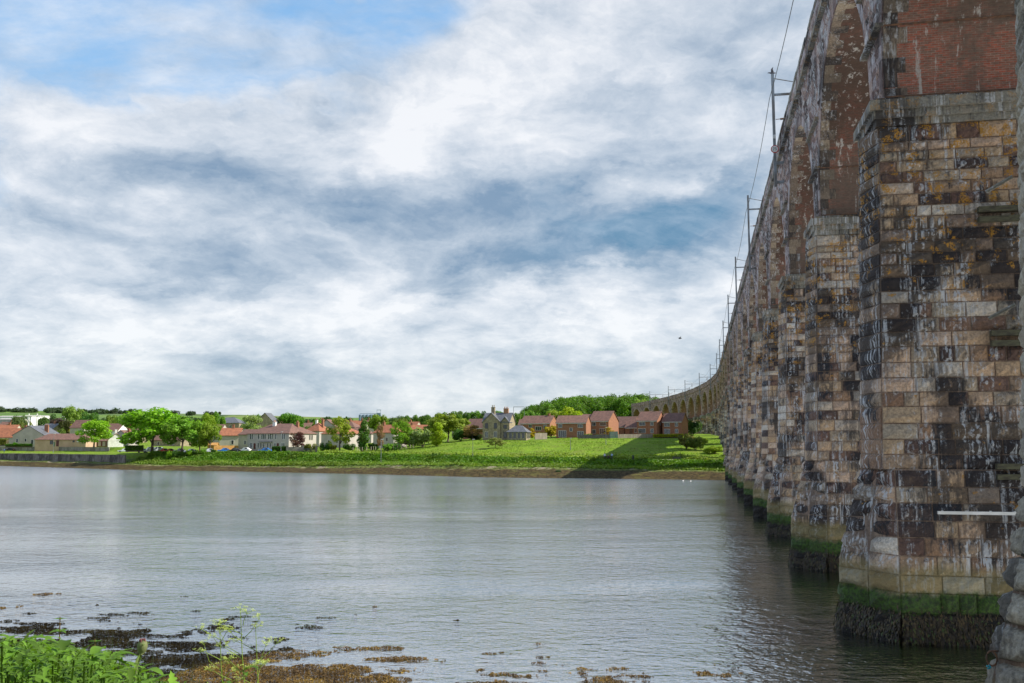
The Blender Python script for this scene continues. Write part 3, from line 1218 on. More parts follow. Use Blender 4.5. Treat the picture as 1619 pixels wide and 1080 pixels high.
# --- overhead line masts
def mast(idx, label, sign=False):
    x, y, al, dzz = frame(idx * BAY)
    m_ = thing('catenary_mast', (x, y, dzz), -al, label, 'mast', 'overhead line masts along the viaduct')
    v0, v1 = 1.72, 13.3
    p = MB()
    w_ = .15
    p.box(v0 - w_ * .8, v0 + w_ * .8, -w_, w_, 31.3, 41.9)
    p.ob('pole', M_STEEL, m_)
    for zz in (31.6, 33.4):
        q = MB()
        q.box(v0 + w_ * .8, 2.5, -.2, .2, zz, zz + .18)
        q.ob('bracket', M_STEEL, m_)
    p = MB()
    p.box(v1 - .12, v1 + .12, -.15, .15, 35.8, 41.3)
    p.ob('pole', M_STEEL, m_)
    b_ = MB()
    b_.box(v0 + .12, v1 - .12, -.09, .09, 39.85, 40.03)
    b_.ob('cross_beam', M_STEEL, m_)
    b_ = MB()
    b_.tube([(v0 + .1, 0, 41.5), (4.6, 0, 40.8), (5.6, 0, 40.05)], .05, 5)
    b_.ob('tie_bar', M_STEEL, m_)
    for vv in (5.2, 9.6):
        b_ = MB()
        b_.tube([(vv, 0, 39.9), (vv, 0, 39.5)], .05, 5)
        b_.tube([(vv, 0, 39.5), (vv, 0, 38.6)], [.13, .13], 7)
        b_.tube([(vv, 0, 38.6), (vv, 0, 36.9)], .045, 5)
        b_.ob('dropper', M_RUST, m_)
        b_ = MB()
        b_.tube([(vv - 3.3 if vv < 6 else vv + 3.3, 0, 37.6), (vv, 0, 37.7)], .035, 5)
        b_.tube([(vv - 2.9 if vv < 6 else vv + 2.9, 0, 37.61), (vv - 1.5 if vv < 6 else vv + 1.5, 0, 37.65)], .09, 6)
        b_.ob('insulator', M_RUST, m_)
    if sign:
        s_ = MB()
        n = 20
        for (r_, yo, mi_) in ((.36, -.20, 0), (.29, -.205, 1)):
            V = [(v0 + r_ * cos(2 * pi * k / n), yo, 34.75 + r_ * sin(2 * pi * k / n)) for k in range(n)]
            V += [(a, yo + .04, c) for (a, b, c) in V]
            s_.add(V, [tuple(range(n))] + [(k, (k + 1) % n, n + (k + 1) % n, n + k)[::-1] for k in range(n)], mi_)
        so_ = s_.ob('speed_sign', [paint('sign_red', (.55, .04, .03)), M_WHITE], m_)
        cu = bpy.data.curves.new('sign_number', 'FONT')
        cu.body = '75'
        cu.size = .38
        cu.align_x = 'CENTER'
        cu.align_y = 'CENTER'
        cu.extrude = .004
        tmp = bpy.data.objects.new('tmp', cu)
        to = bpy.data.objects.new('sign_number', bpy.data.meshes.new_from_object(tmp))
        bpy.data.objects.remove(tmp)
        C.objects.link(to)
        to.data.materials.append(M_WIRE)
        to.parent = so_
        to.location = (v0, -.212, 34.75)
        to.rotation_euler = (pi / 2, 0, 0)
        s_ = MB()
        s_.box(v0 - .12, v0 + .12, -.2, -.16, 35.75, 36.1)
        s_.ob('number_plate', M_WHITE, m_)
    return m_


ML = {0: 'overhead line mast standing above the nearest arches, mostly beyond the top of the frame',
      2: 'tallest looking overhead line mast, a round speed sign on it and a bird on top',
      4: 'second tallest looking overhead line mast, next beyond the one with the round sign',
      6: 'third mast along the viaduct from the speed sign, beside the dark blue cloud',
      8: 'fourth mast along the viaduct counting the one with the speed sign as first',
      10: 'fifth mast along the viaduct counting the one with the speed sign as first',
      12: 'sixth mast along the viaduct, last of the closely bunched ones before the curve',
      14: 'seventh mast on the viaduct, where the parapet starts to bend away',
      16: 'portal mast on the bend, fifth from the far wooded end of the viaduct',
      18: 'portal mast on the curved part, fourth from the wooded end of the viaduct',
      20: 'portal mast on the curved part, third from the wooded end of the viaduct',
      22: 'portal mast on the curved part, second from the wooded end of the viaduct',
      24: 'small portal mast nearest the wooded end of the viaduct'}
for i in ML:
    if i == 0:
        continue
    mast(i, ML[i], sign=(i == 2))


def wire(v, z, sag, label, grp='overhead wires of the railway'):
    mb = MB()
    pts = []
    for i in range(0, 26, 2):
        for k in range(8):
            s_ = (i + k / 4) * BAY
            x, y, al, dz = frame(s_)
            f_ = k / 8
            pts.append((x + v * cos(al), y - v * sin(al), z + dz - sag * 4 * f_ * (1 - f_)))
    mb.tube(pts, .028, 4)
    o = mb.ob('overhead_wire', M_WIRE)
    tag(o, label, 'wire', grp)


wire(1.40, 39.6, 1.0, 'outermost thin wire sagging from mast to mast on the river side')
wire(5.2, 39.4, 1.6, 'upper carrying wire above the near railway track')
wire(5.2, 37.0, .1, 'straight contact wire above the near railway track')
wire(9.6, 39.4, 1.6, 'upper carrying wire above the far railway track')
wire(9.6, 37.0, .1, 'straight contact wire above the far railway track')


# ---------------------------------------------------------------- trees
def crown_quads(rg, lobes, nleaf, size, flat_=.75):
    """leaf clumps on and inside a set of ellipsoid lobes"""
    c = np.array([l[:3] for l in lobes])
    r = np.array([l[3:6] for l in lobes])
    wgt = (r[:, 0] * r[:, 1]) ** 1.0
    wgt = wgt / wgt.sum()
    k = rg.choice(len(lobes), nleaf, p=wgt)
    dr = rg.normal(size=(nleaf, 3))
    dr /= np.linalg.norm(dr, axis=1)[:, None]
    rad = rg.uniform(.35, 1.05, nleaf) ** .45
    rad *= 1 + .16 * np.sin(dr[:, 0] * 7 + k) * np.cos(dr[:, 2] * 6 + k * 2)
    ctr = c[k] + dr * r[k] * rad[:, None]
    nr = dr + rg.normal(size=(nleaf, 3)) * .55
    nr[:, 2] += .25
    nr /= np.linalg.norm(nr, axis=1)[:, None]
    up = rg.normal(size=(nleaf, 3))
    u = np.cross(nr, up)
    u /= np.linalg.norm(u, axis=1)[:, None]
    v = np.cross(nr, u)
    s = size * rg.uniform(.55, 1.3, nleaf)[:, None]
    sv = s * rg.uniform(.5, 1.0, nleaf)[:, None]
    V = np.stack([ctr - u * s, ctr - v * sv * .8 + nr * s * .1, ctr + u * s, ctr + v * sv * .8 + nr * s * .1], 1).reshape(-1, 3)
    tone = np.clip(.5 + .18 * rg.normal(size=nleaf) + .10 * np.sin(k * 2.4), 0, 1)
    return V, tone


def tree_proto(name, seed, shape='round', nleaf=3800, size=.035, nl=16):
    """unit tree: height 1, crown width about 1"""
    rg = np.random.default_rng(seed)
    lobes = []
    if shape == 'round':
        for i in range(nl):
            a = rg.uniform(0, 2 * pi)
            zz = rg.uniform(.27, .88)
            rr = .42 * sqrt(max(0.05, 1 - ((zz - .52) / .44) ** 2)) * rg.uniform(.5, 1.0)
            s = rg.uniform(.11, .20)
            lobes.append((rr * cos(a), rr * sin(a), zz, s, s, s * .75))
        lobes.append((0, 0, .6, .26, .26, .26))
    elif shape == 'column':
        for i in range(nl):
            zz = .16 + .76 * i / nl
            a = rg.uniform(0, 2 * pi)
            rr = .22 * sin(pi * min(1, (1.04 - zz) * 1.05)) * rg.uniform(.4, 1)
            s = rg.uniform(.13, .2) * (1.15 - zz * .5)
            lobes.append((rr * cos(a), rr * sin(a), zz, s, s, s * .7))
    elif shape == 'loose':
        for i in range(nl + 8):
            a = rg.uniform(0, 2 * pi)
            zz = rg.uniform(.22, .93)
            rr = .38 * sqrt(max(0.03, 1 - ((zz - .5) / .5) ** 2)) * rg.uniform(.3, 1.1)
            s = rg.uniform(.06, .14)
            lobes.append((rr * cos(a), rr * sin(a), zz, s, s, s * .9))
    elif shape == 'bush':
        for i in range(nl):
            a = rg.uniform(0, 2 * pi)
            rr = .38 * sqrt(rg.uniform(0, 1))
            zz = rg.uniform(.2, .72) * (1 - rr * .8)
            s = rg.uniform(.13, .24)
            lobes.append((rr * cos(a), rr * sin(a), zz + .05, s, s, s * 1.1))
    V, tone = crown_quads(rg, lobes, nleaf, size)
    V[:, 2] = np.maximum(V[:, 2], .015)
    cm = quads_mesh('crown', V, nleaf, M_LEAF, tone)
    tb = MB()
    if shape != 'bush':
        lean = rg.uniform(-.03, .03, 2)
        tb.tube([(0, 0, -.03), (lean[0] * .5, lean[1] * .5, .14), (lean[0], lean[1], .36), (lean[0] * 1.5, 0, .66)], [.034, .026, .02, .008], 7)
        for k in range(6):
            a = rg.uniform(0, 2 * pi)
            z0 = rg.uniform(.2, .42)
            L = rg.uniform(.18, .32)
            tb.tube([(lean[0] * .8, lean[1] * .8, z0), (L * .5 * cos(a), L * .5 * sin(a), z0 + .13), (L * cos(a), L * sin(a), z0 + .26)], [.014, .010, .004], 5)
    else:
        for k in range(5):
            a = rg.uniform(0, 2 * pi)
            tb.tube([(0, 0, -.05), (.1 * cos(a), .1 * sin(a), .2), (.25 * cos(a), .25 * sin(a), .5)], [.02, .014, .006], 5)
    tm_ = tb.me('trunk', M_BARK, True)
    return cm, tm_


PROTO = {
    'round': [tree_proto('t', 1, 'round', 5200, .030, 20), tree_proto('t', 2, 'round', 4800, .030, 17), tree_proto('t', 3, 'round', 4600, .032, 15)],
    'column': [tree_proto('t', 4, 'column', 4200, .028, 15), tree_proto('t', 5, 'column', 4200, .028, 14)],
    'loose': [tree_proto('t', 6, 'loose', 3600, .024, 22), tree_proto('t', 7, 'loose', 3800, .025, 24)],
    'bush': [tree_proto('t', 8, 'bush', 3000, .045, 13), tree_proto('t', 9, 'bush', 3000, .045, 16)],
}
G_BRIGHT = (.17, .33, .012, 1)
G_LIME = (.28, .40, .015, 1)
G_MID = (.12, .26, .018, 1)
G_DARK = (.045, .12, .014, 1)
G_GREY = (.20, .27, .09, 1)
G_OLIVE = (.15, .17, .03, 1)
G_PURPLE = (.085, .03, .035, 1)
G_YEL = (.42, .32, .012, 1)
TN = [0]


def tree(px, ptop, pbase, wpx, Y, shape, colr, label, kind='tree', var=None, ground=True, group=None, name=None):
    b_ = at(px, pbase, Y)
    t_ = at(px, ptop, Y)
    hz = t_[2] - b_[2]
    base = b_[2]
    g = Hf(b_[0], Y)
    if ground:
        # stand it on the ground and keep its top
        hz = t_[2] - g
        base = g
    wd = wpx / 1500 * Y
    TN[0] += 1
    k = TN[0]
    pr = PROTO[shape][(k if var is None else var) % len(PROTO[shape])]
    nm = name or {'bush': 'bush', 'round': 'broadleaf_tree', 'column': 'tall_tree', 'loose': 'light_crowned_tree'}[shape]
    e = thing(nm, (b_[0], Y, base), k * 1.7, label, kind, group)
    sc = (wd * 1.22, wd * 1.22, hz * 1.03)
    c_ = ob('crown', pr[0], e)
    c_.scale = sc
    c_.color = tuple(min(1, v * 1.12) for v in colr[:3]) + (1,)
    q = ob('trunk' if shape != 'bush' else 'stem', pr[1], e)
    q.scale = (min(sc[0], hz * 1.1), min(sc[0], hz * 1.1), hz)
    return e


GB = 'trees and bushes of the far bank'
# left of the town
tree(148, 665, 711, 44, 398, 'round', G_BRIGHT, 'bright green tree on the lawn in front of the long brown-roofed building', var=0)
tree(240, 644, 713, 100, 335, 'round', (.135, .30, .010, 1), 'largest broad spreading green tree by the left car park', var=1)
tree(287, 659, 714, 56, 328, 'round', G_MID, 'green tree with a leaning pale trunk right of the largest spreading tree', var=2)
tree(316, 666, 713, 34, 331, 'round', (.13, .25, .014, 1), 'slim green tree between the leaning tree and the rounded car park tree', var=0)
tree(332, 667, 713, 33, 325, 'round', (.14, .22, .014, 1), 'neat rounded yellow-green tree above the parked black car', var=1)
tree(399, 659, 706, 44, 400, 'loose', G_GREY, 'pale grey-green willow behind the left end of the white pair of houses')
tree(470, 683, 710, 30, 316, 'loose', G_PURPLE, 'small purple-leaved tree in front of the white pair of houses')
tree(537, 659, 711, 40, 312, 'loose', (.20, .26, .02, 1), 'airy yellow-green birch right of the white pair of houses', var=1)
tree(573, 663, 711, 32, 310, 'column', G_DARK, 'dense dark green upright tree right of the birch')
tree(601, 673, 713, 16, 316, 'loose', (.22, .14, .08, 1), 'thin nearly bare tree in front of the orange-roofed white house')
tree(632, 666, 708, 38, 322, 'loose', (.13, .26, .015, 1), 'tall fresh green tree right of the orange-roofed white house')
tree(668, 669, 707, 40, 325, 'bush', G_GREY, 'rounded grey-green tree at the edge of the meadow')
tree(691, 667, 706, 38, 320, 'column', (.25, .34, .015, 1), 'yellow-green tree at the upper left corner of the meadow', var=1)
tree(708, 654, 702, 64, 345, 'round', (.16, .22, .02, 1), 'large olive-green tree behind the yellow-green meadow corner tree', var=2)
tree(648, 677, 702, 26, 345, 'bush', (.12, .07, .045, 1), 'reddish brown shrub between the grey-green and the fresh green tree')
tree(728, 674, 700, 24, 335, 'bush', G_DARK, 'dark evergreen bush left of the stone house', kind='bush')
tree(747, 672, 700, 34, 333, 'loose', (.26, .17, .06, 1), 'orange-brown budding small tree beside the stone house')
tree(745, 682, 699, 36, 338, 'bush', (.03, .06, .02, 1), 'dark hedge-like bush behind the orange-brown tree', kind='bush')
tree(783, 692, 720, 30, 292, 'loose', (.17, .19, .06, 1), 'leaning hawthorn alone on the meadow below the stone house', name='hawthorn')
tree(778, 679, 694, 12, 331.5, 'bush', (.03, .12, .012, 1), 'green climber covering the wall between the stone house windows', kind='climber', ground=False, name='wall_climber')
tree(842, 677, 693, 13, 338, 'column', G_YEL, 'golden conifer left of the pale fence panels', kind='conifer', name='golden_conifer')
tree(871, 668, 692, 20, 345, 'bush', (.34, .27, .012, 1), 'larger golden conifer left of the first brick house', kind='conifer', name='golden_conifer')
tree(858, 682, 690, 14, 346, 'bush', (.22, .22, .012, 1), 'low golden hedge between the two golden conifers', kind='bush')
tree(963, 676, 689, 16, 333, 'loose', (.36, .26, .03, 1), 'small yellow-leaved tree by the garage gable')
tree(930, 684, 693, 10, 325, 'bush', (.17, .22, .03, 1), 'small garden bush under the middle brick house', kind='bush')
tree(944, 685, 694, 10, 323, 'bush', (.10, .16, .02, 1), 'darker garden bush beside the small one under the middle brick house', kind='bush')
tree(1095, 659, 686, 22, 352, 'bush', (.035, .085, .012, 1), 'big clipped dark bush between the last brick house and the viaduct', kind='bush')
tree(1086, 681, 711, 26, 283, 'bush', (.13, .14, .03, 1), 'gorse bush on the grass slope near the viaduct, left clump', kind='bush')
tree(1099, 686, 712, 22, 280, 'bush', (.09, .13, .025, 1), 'gorse bush on the grass slope near the viaduct, right clump', kind='bush')
tree(1130, 702, 712, 26, 268, 'bush', (.20, .28, .02, 1), 'low bright bush just left of the viaduct piers', kind='bush')
tree(1112, 690, 698, 14, 300, 'bush', (.26, .34, .05, 1), 'pale flowering bush above the gorse near the viaduct', kind='bush')
tree(1088, 680, 690, 14, 300, 'bush', (.12, .16, .03, 1), 'small bush on the brow just right of the last brick house', kind='bush')
# behind the houses
BK = [(115, 643, 690, 30, 560, 'round', (.15, .24, .04, 1), 'pale tall tree behind the bright lawn tree, farther off'),
      (140, 650, 690, 27, 530, 'round', (.05, .14, .02, 1), 'dark round tree just above the bright lawn tree'),
      (175, 656, 690, 24, 520, 'round', (.13, .21, .02, 1), 'round green tree behind the chimneys left of the largest tree'),
      (195, 657, 692, 26, 500, 'round', (.11, .23, .02, 1), 'green tree touching the left side of the largest tree'),
      (91, 660, 685, 28, 600, 'round', (.05, .03, .04, 1), 'dark purple-leaved tree behind the brown-roofed building'),
      (80, 655, 683, 22, 650, 'round', (.05, .11, .03, 1), 'dull green tree left of the dark purple-leaved tree'),
      (66, 660, 683, 18, 640, 'round', (.06, .12, .03, 1), 'dark green tree between the two left floodlight masts'),
      (30, 655, 680, 24, 620, 'round', (.08, .13, .04, 1), 'grey-green tree behind the white gable house'),
      (15, 667, 683, 22, 560, 'bush', (.09, .12, .03, 1), 'low tree at the left edge behind the orange roofs'),
      (103, 664, 688, 20, 540, 'round', (.06, .07, .02, 1), 'brownish tree behind the ridge of the brown-roofed building'),
      (112, 670, 690, 10, 520, 'column', (.32, .28, .01, 1), 'small yellow tree above the brown-roofed building'),
      (95, 671, 688, 18, 525, 'bush', (.10, .16, .03, 1), 'low green tree at the left of the small yellow tree'),
      (40, 660, 680, 20, 600, 'bush', (.12, .15, .03, 1), 'olive bush crown beside the left floodlight mast'),
      (327, 652, 690, 24, 520, 'round', (.16, .26, .015, 1), 'light green crown behind the car park, left of a darker one'),
      (343, 651, 690, 22, 530, 'round', (.09, .22, .012, 1), 'dark green crown behind the barracks roof'),
      (460, 654, 690, 40, 480, 'round', (.07, .19, .012, 1), 'big round tree behind the roof of the white pair of houses'),
      (412, 654, 680, 16, 560, 'round', (.07, .17, .015, 1), 'tree top behind the stone gable left of the white pair of houses'),
      (502, 662, 690, 20, 470, 'round', (.13, .23, .02, 1), 'bright crown left of the grey gable'),
      (484, 668, 690, 16, 460, 'bush', (.07, .15, .02, 1), 'darker low crown beside the grey gable'),
      (598, 654, 690, 28, 470, 'round', (.14, .22, .015, 1), 'fresh tree behind the orange roof of the white house'),
      (622, 660, 690, 14, 480, 'round', (.10, .17, .03, 1), 'small crown right behind the orange roofed white house'),
      (635, 662, 685, 24, 440, 'round', (.12, .17, .025, 1), 'olive crown behind the tall fresh green tree'),
      (642, 656, 680, 16, 620, 'round', (.07, .15, .02, 1), 'tree on the skyline above the red roofs, leftmost'),
      (655, 656, 680, 18, 640, 'round', (.08, .17, .02, 1), 'tree on the skyline above the red roofs, second'),
      (672, 656, 680, 18, 600, 'round', (.07, .15, .02, 1), 'tree on the skyline above the red roofs, third'),
      (698, 651, 680, 18, 640, 'round', (.09, .18, .02, 1), 'tree on the skyline above the olive-green tree, left'),
      (722, 650, 680, 28, 620, 'round', (.10, .20, .02, 1), 'tree on the skyline above the olive-green tree, middle'),
      (737, 652, 680, 14, 600, 'round', (.06, .14, .02, 1), 'dark tree on the skyline left of the stone house chimneys'),
      (752, 649, 680, 24, 620, 'round', (.09, .20, .02, 1), 'tree on the skyline just left of the stone house'),
      (766, 650, 680, 14, 600, 'round', (.05, .12, .02, 1), 'dark tree behind the left roof slope of the stone house'),
      (788, 650, 680, 20, 640, 'round', (.08, .19, .02, 1), 'tree between the two chimney stacks of the stone house'),
      (818, 652, 680, 14, 600, 'round', (.09, .17, .02, 1), 'tree behind the right gable of the stone house'),
      (901, 643, 668, 34, 440, 'round', (.25, .33, .012, 1), 'bright yellow-green tree rising behind the first brick house'),
      (880, 649, 668, 30, 445, 'round', (.20, .27, .03, 1), 'paler tree left of the bright yellow-green tree'),
      (1013, 630, 645, 20, 640, 'round', (.20, .30, .05, 1), 'pale rounded crown just above the far viaduct parapet'),
      ]
for a_ in BK:
    tree(*a_[:7], a_[7])


# woodland on the hill, one mass
def wood(name, n, fn, colr, seed, label, cat='woodland', lsz=.62):
    rg = np.random.default_rng(seed)
    Vs, Ts = [], []
    for k in range(n):
        x, y, zb, hgt, wd = fn(rg)
        lobes = []
        for i in range(8):
            a = rg.uniform(0, 2 * pi)
            r_ = wd * .33 * rg.uniform(0, 1)
            s = wd * rg.uniform(.22, .36)
            lobes.append((x + r_ * cos(a), y + r_ * sin(a), zb + hgt * rg.uniform(.45, .85), s, s, s * .8))
        V, tn = crown_quads(rg, lobes, 520, lsz)
        Vs.append(V)
        Ts.append(np.clip(tn + rg.uniform(-.32, .28), 0, 1))
    V = np.concatenate(Vs)
    T = np.concatenate(Ts)
    o = ob(name, quads_mesh(name, V, len(T), M_LEAF, T))
    o.color = colr
    tag(o, label, cat, kind='stuff')
    return o


WTOPX = [815, 830, 860, 900, 940, 980, 1010, 1040, 1060]
WTOPY = [654, 643, 633, 625, 623, 623, 620, 626, 636]


def fwood(rg):
    px = rg.uniform(826, 1048)
    Y = rg.uniform(640, 790)
    top = at(px, np.interp(px, WTOPX, WTOPY), Y)
    f = (Y - 640) / 150
    lowr = rg.uniform(0, 1) ** .5
    ztop = top[2] - (1 - f) * rg.uniform(2, 22) - rg.uniform(0, 1.5)
    hgt = rg.uniform(13, 17)
    x = top[0]
    return x, Y, ztop - hgt * .95, hgt, rg.uniform(8, 13)


wood('hillside_woodland', 300, fwood, (.075, .17, .012, 1), 5, 'dense green woodland covering the hill behind the houses and the end of the viaduct')


def fline(rg):
    px = rg.choice([rg.uniform(120, 260), rg.uniform(280, 330), rg.uniform(395, 520), rg.uniform(480, 780), rg.uniform(620, 780)])
    Y = rg.uniform(850, 1500)
    tp = at(px, 661 + rg.uniform(-2, 4), Y)
    return tp[0], Y, tp[2] - 12, 12, rg.uniform(9, 16)


wood('distant_tree_belt', 90, fline, (.045, .10, .025, 1), 8, 'thin dark belt of distant trees along the low skyline behind the town', lsz=1.0)


def fhill(rg):
    px = rg.choice([rg.uniform(-40, 60), rg.uniform(75, 110), rg.uniform(125, 220), rg.uniform(-60, 400)])
    Y = rg.uniform(2700, 3050)
    x = (px - 809.5) / 1500 * Y
    z = Hf(x, Y)
    hh_ = rg.uniform(9, 19)
    return x, Y, z - hh_ * .35, hh_, rg.uniform(10, 36)


wood('hilltop_hedge_trees', 95, fhill, (.035, .07, .03, 1), 9, 'scattered dark hedge trees on the skyline of the far green hill', lsz=2.2)


# undergrowth on the river bank
def scatter_patch(name, n, pos_fn, size, colr, seed, label, cat, h_rng):
    rg = np.random.default_rng(seed)
    x, y = pos_fn(rg, n)
    z = H(x, y)
    hgt = rg.uniform(*h_rng, n) * (0.4 + vnoise(x, y, 4, 6) * 1.1)
    ctr = np.stack([x, y, z + hgt * rg.uniform(.2, 1, n)], 1)
    nr = rg.normal(size=(n, 3))
    nr[:, 2] = np.abs(nr[:, 2]) + .3
    nr /= np.linalg.norm(nr, axis=1)[:, None]
    u = np.cross(nr, rg.normal(size=(n, 3)))
    u /= np.linalg.norm(u, axis=1)[:, None]
    v = np.cross(nr, u)
    s = (size * rg.uniform(.5, 1.4, n))[:, None]
    V = np.stack([ctr - u * s, ctr - v * s * .6, ctr + u * s, ctr + v * s * .6], 1).reshape(-1, 3)
    tone = np.clip(.3 + .45 * vnoise(x, y, 6, 2) + .12 * rg.normal(size=n), 0, 1)
    o = ob(name, quads_mesh(name, V, n, M_LEAF, tone))
    o.color = colr
    tag(o, label, cat, kind='stuff')
    return o


def fbank(rg, n):
    x = rg.uniform(-126, 78, n)
    wl = rg.normal(25, 1.8, n) + 1.2 * np.sin(x * .13) - np.clip((x - 5) / 12, 0, 1) * 2.5
    return x, yshore(x) + wl


scatter_patch('bank_undergrowth', 60000, fbank, .42, (.075, .165, .014, 1), 21, 'long strip of dark green undergrowth on the steep edge of the far river bank', 'undergrowth', (.05, .6))


def fmarsh(rg, n):
    x = rg.uniform(-130, 78, n)
    wl = rg.uniform(13, 23.5, n)
    return x, yshore(x) + wl


scatter_patch('saltmarsh_grass', 42000, fmarsh, .34, (.13, .21, .028, 1), 22, 'low tufted marsh grass on the ledge between mud and bank', 'marsh grass', (.05, .35))


def fmead(rg, n):
    x = rg.uniform(-60, 78, n)
    wl = 30 + 8 * rg.random(n) + 3 * np.sin(x * .2)
    wl = np.where(x > 12, wl + 6, wl)
    return x, yshore(x) + wl


scatter_patch('tall_meadow_weeds', 26000, fmead, .30, (.20, .28, .045, 1), 23, 'pale tall weeds and cow parsley along the lower edge of the meadow', 'weeds', (.2, .9))


def ftuft(rg, n):
    x = rg.uniform(-75, 80, n)
    wl = 34 + 80 * rg.random(n) ** .8
    y = yshore(x) + wl
    k = vnoise(x, y, 7, 4) * .6 + vnoise(x, y, 2.2, 9) * .4 > .46
    # thin the rest
    y = np.where(k, y, yshore(x) + 33 + 6 * rg.random(n))
    return x, y


scatter_patch('rough_meadow_tufts', 38000, ftuft, .16, (.115, .20, .018, 1), 24, 'rough darker tufts and seeding grasses scattered over the sloping meadow', 'grass tufts', (.02, .28))


# ---------------------------------------------------------------- buildings
def add_window(par, u, z, wd, ht, axis='f', W=0, D=0, wall_off=0.0, frame_mat=None, bars=1, sill=True, th=.13):
    """window on the front (y=-D/2) or right side (x=+W/2) wall"""
    frame_mat = frame_mat or M_WHITE
    fr, gl = MB(), MB()
    t_ = .055 if min(wd, ht) < 1 else .07

    def bx(mb, a0, a1, z0, z1, d0, d1):
        if axis == 'f':
            mb.box(a0, a1, -D / 2 - d1, -D / 2 - d0, z0, z1)
        else:
            mb.box(W / 2 + d0, W / 2 + d1, a0, a1, z0, z1)
    t_ = th * .6
    bx(fr, u - wd / 2 - t_, u + wd / 2 + t_, z - t_, z, 0, .08)
    bx(fr, u - wd / 2 - t_, u + wd / 2 + t_, z + ht, z + ht + t_, 0, .08)
    bx(fr, u - wd / 2 - t_, u - wd / 2, z, z + ht, 0, .08)
    bx(fr, u + wd / 2, u + wd / 2 + t_, z, z + ht, 0, .08)
    for k in range(bars):
        c = u - wd / 2 + wd * (k + 1) / (bars + 1)
        bx(fr, c - t_ * .4, c + t_ * .4, z, z + ht, 0, .07)
    bx(gl, u - wd / 2, u + wd / 2, z, z + ht, 0.0, .03)
    w_ = fr.ob('window', frame_mat, par)
    gl.ob('pane', M_GLASS, w_)
    return w_


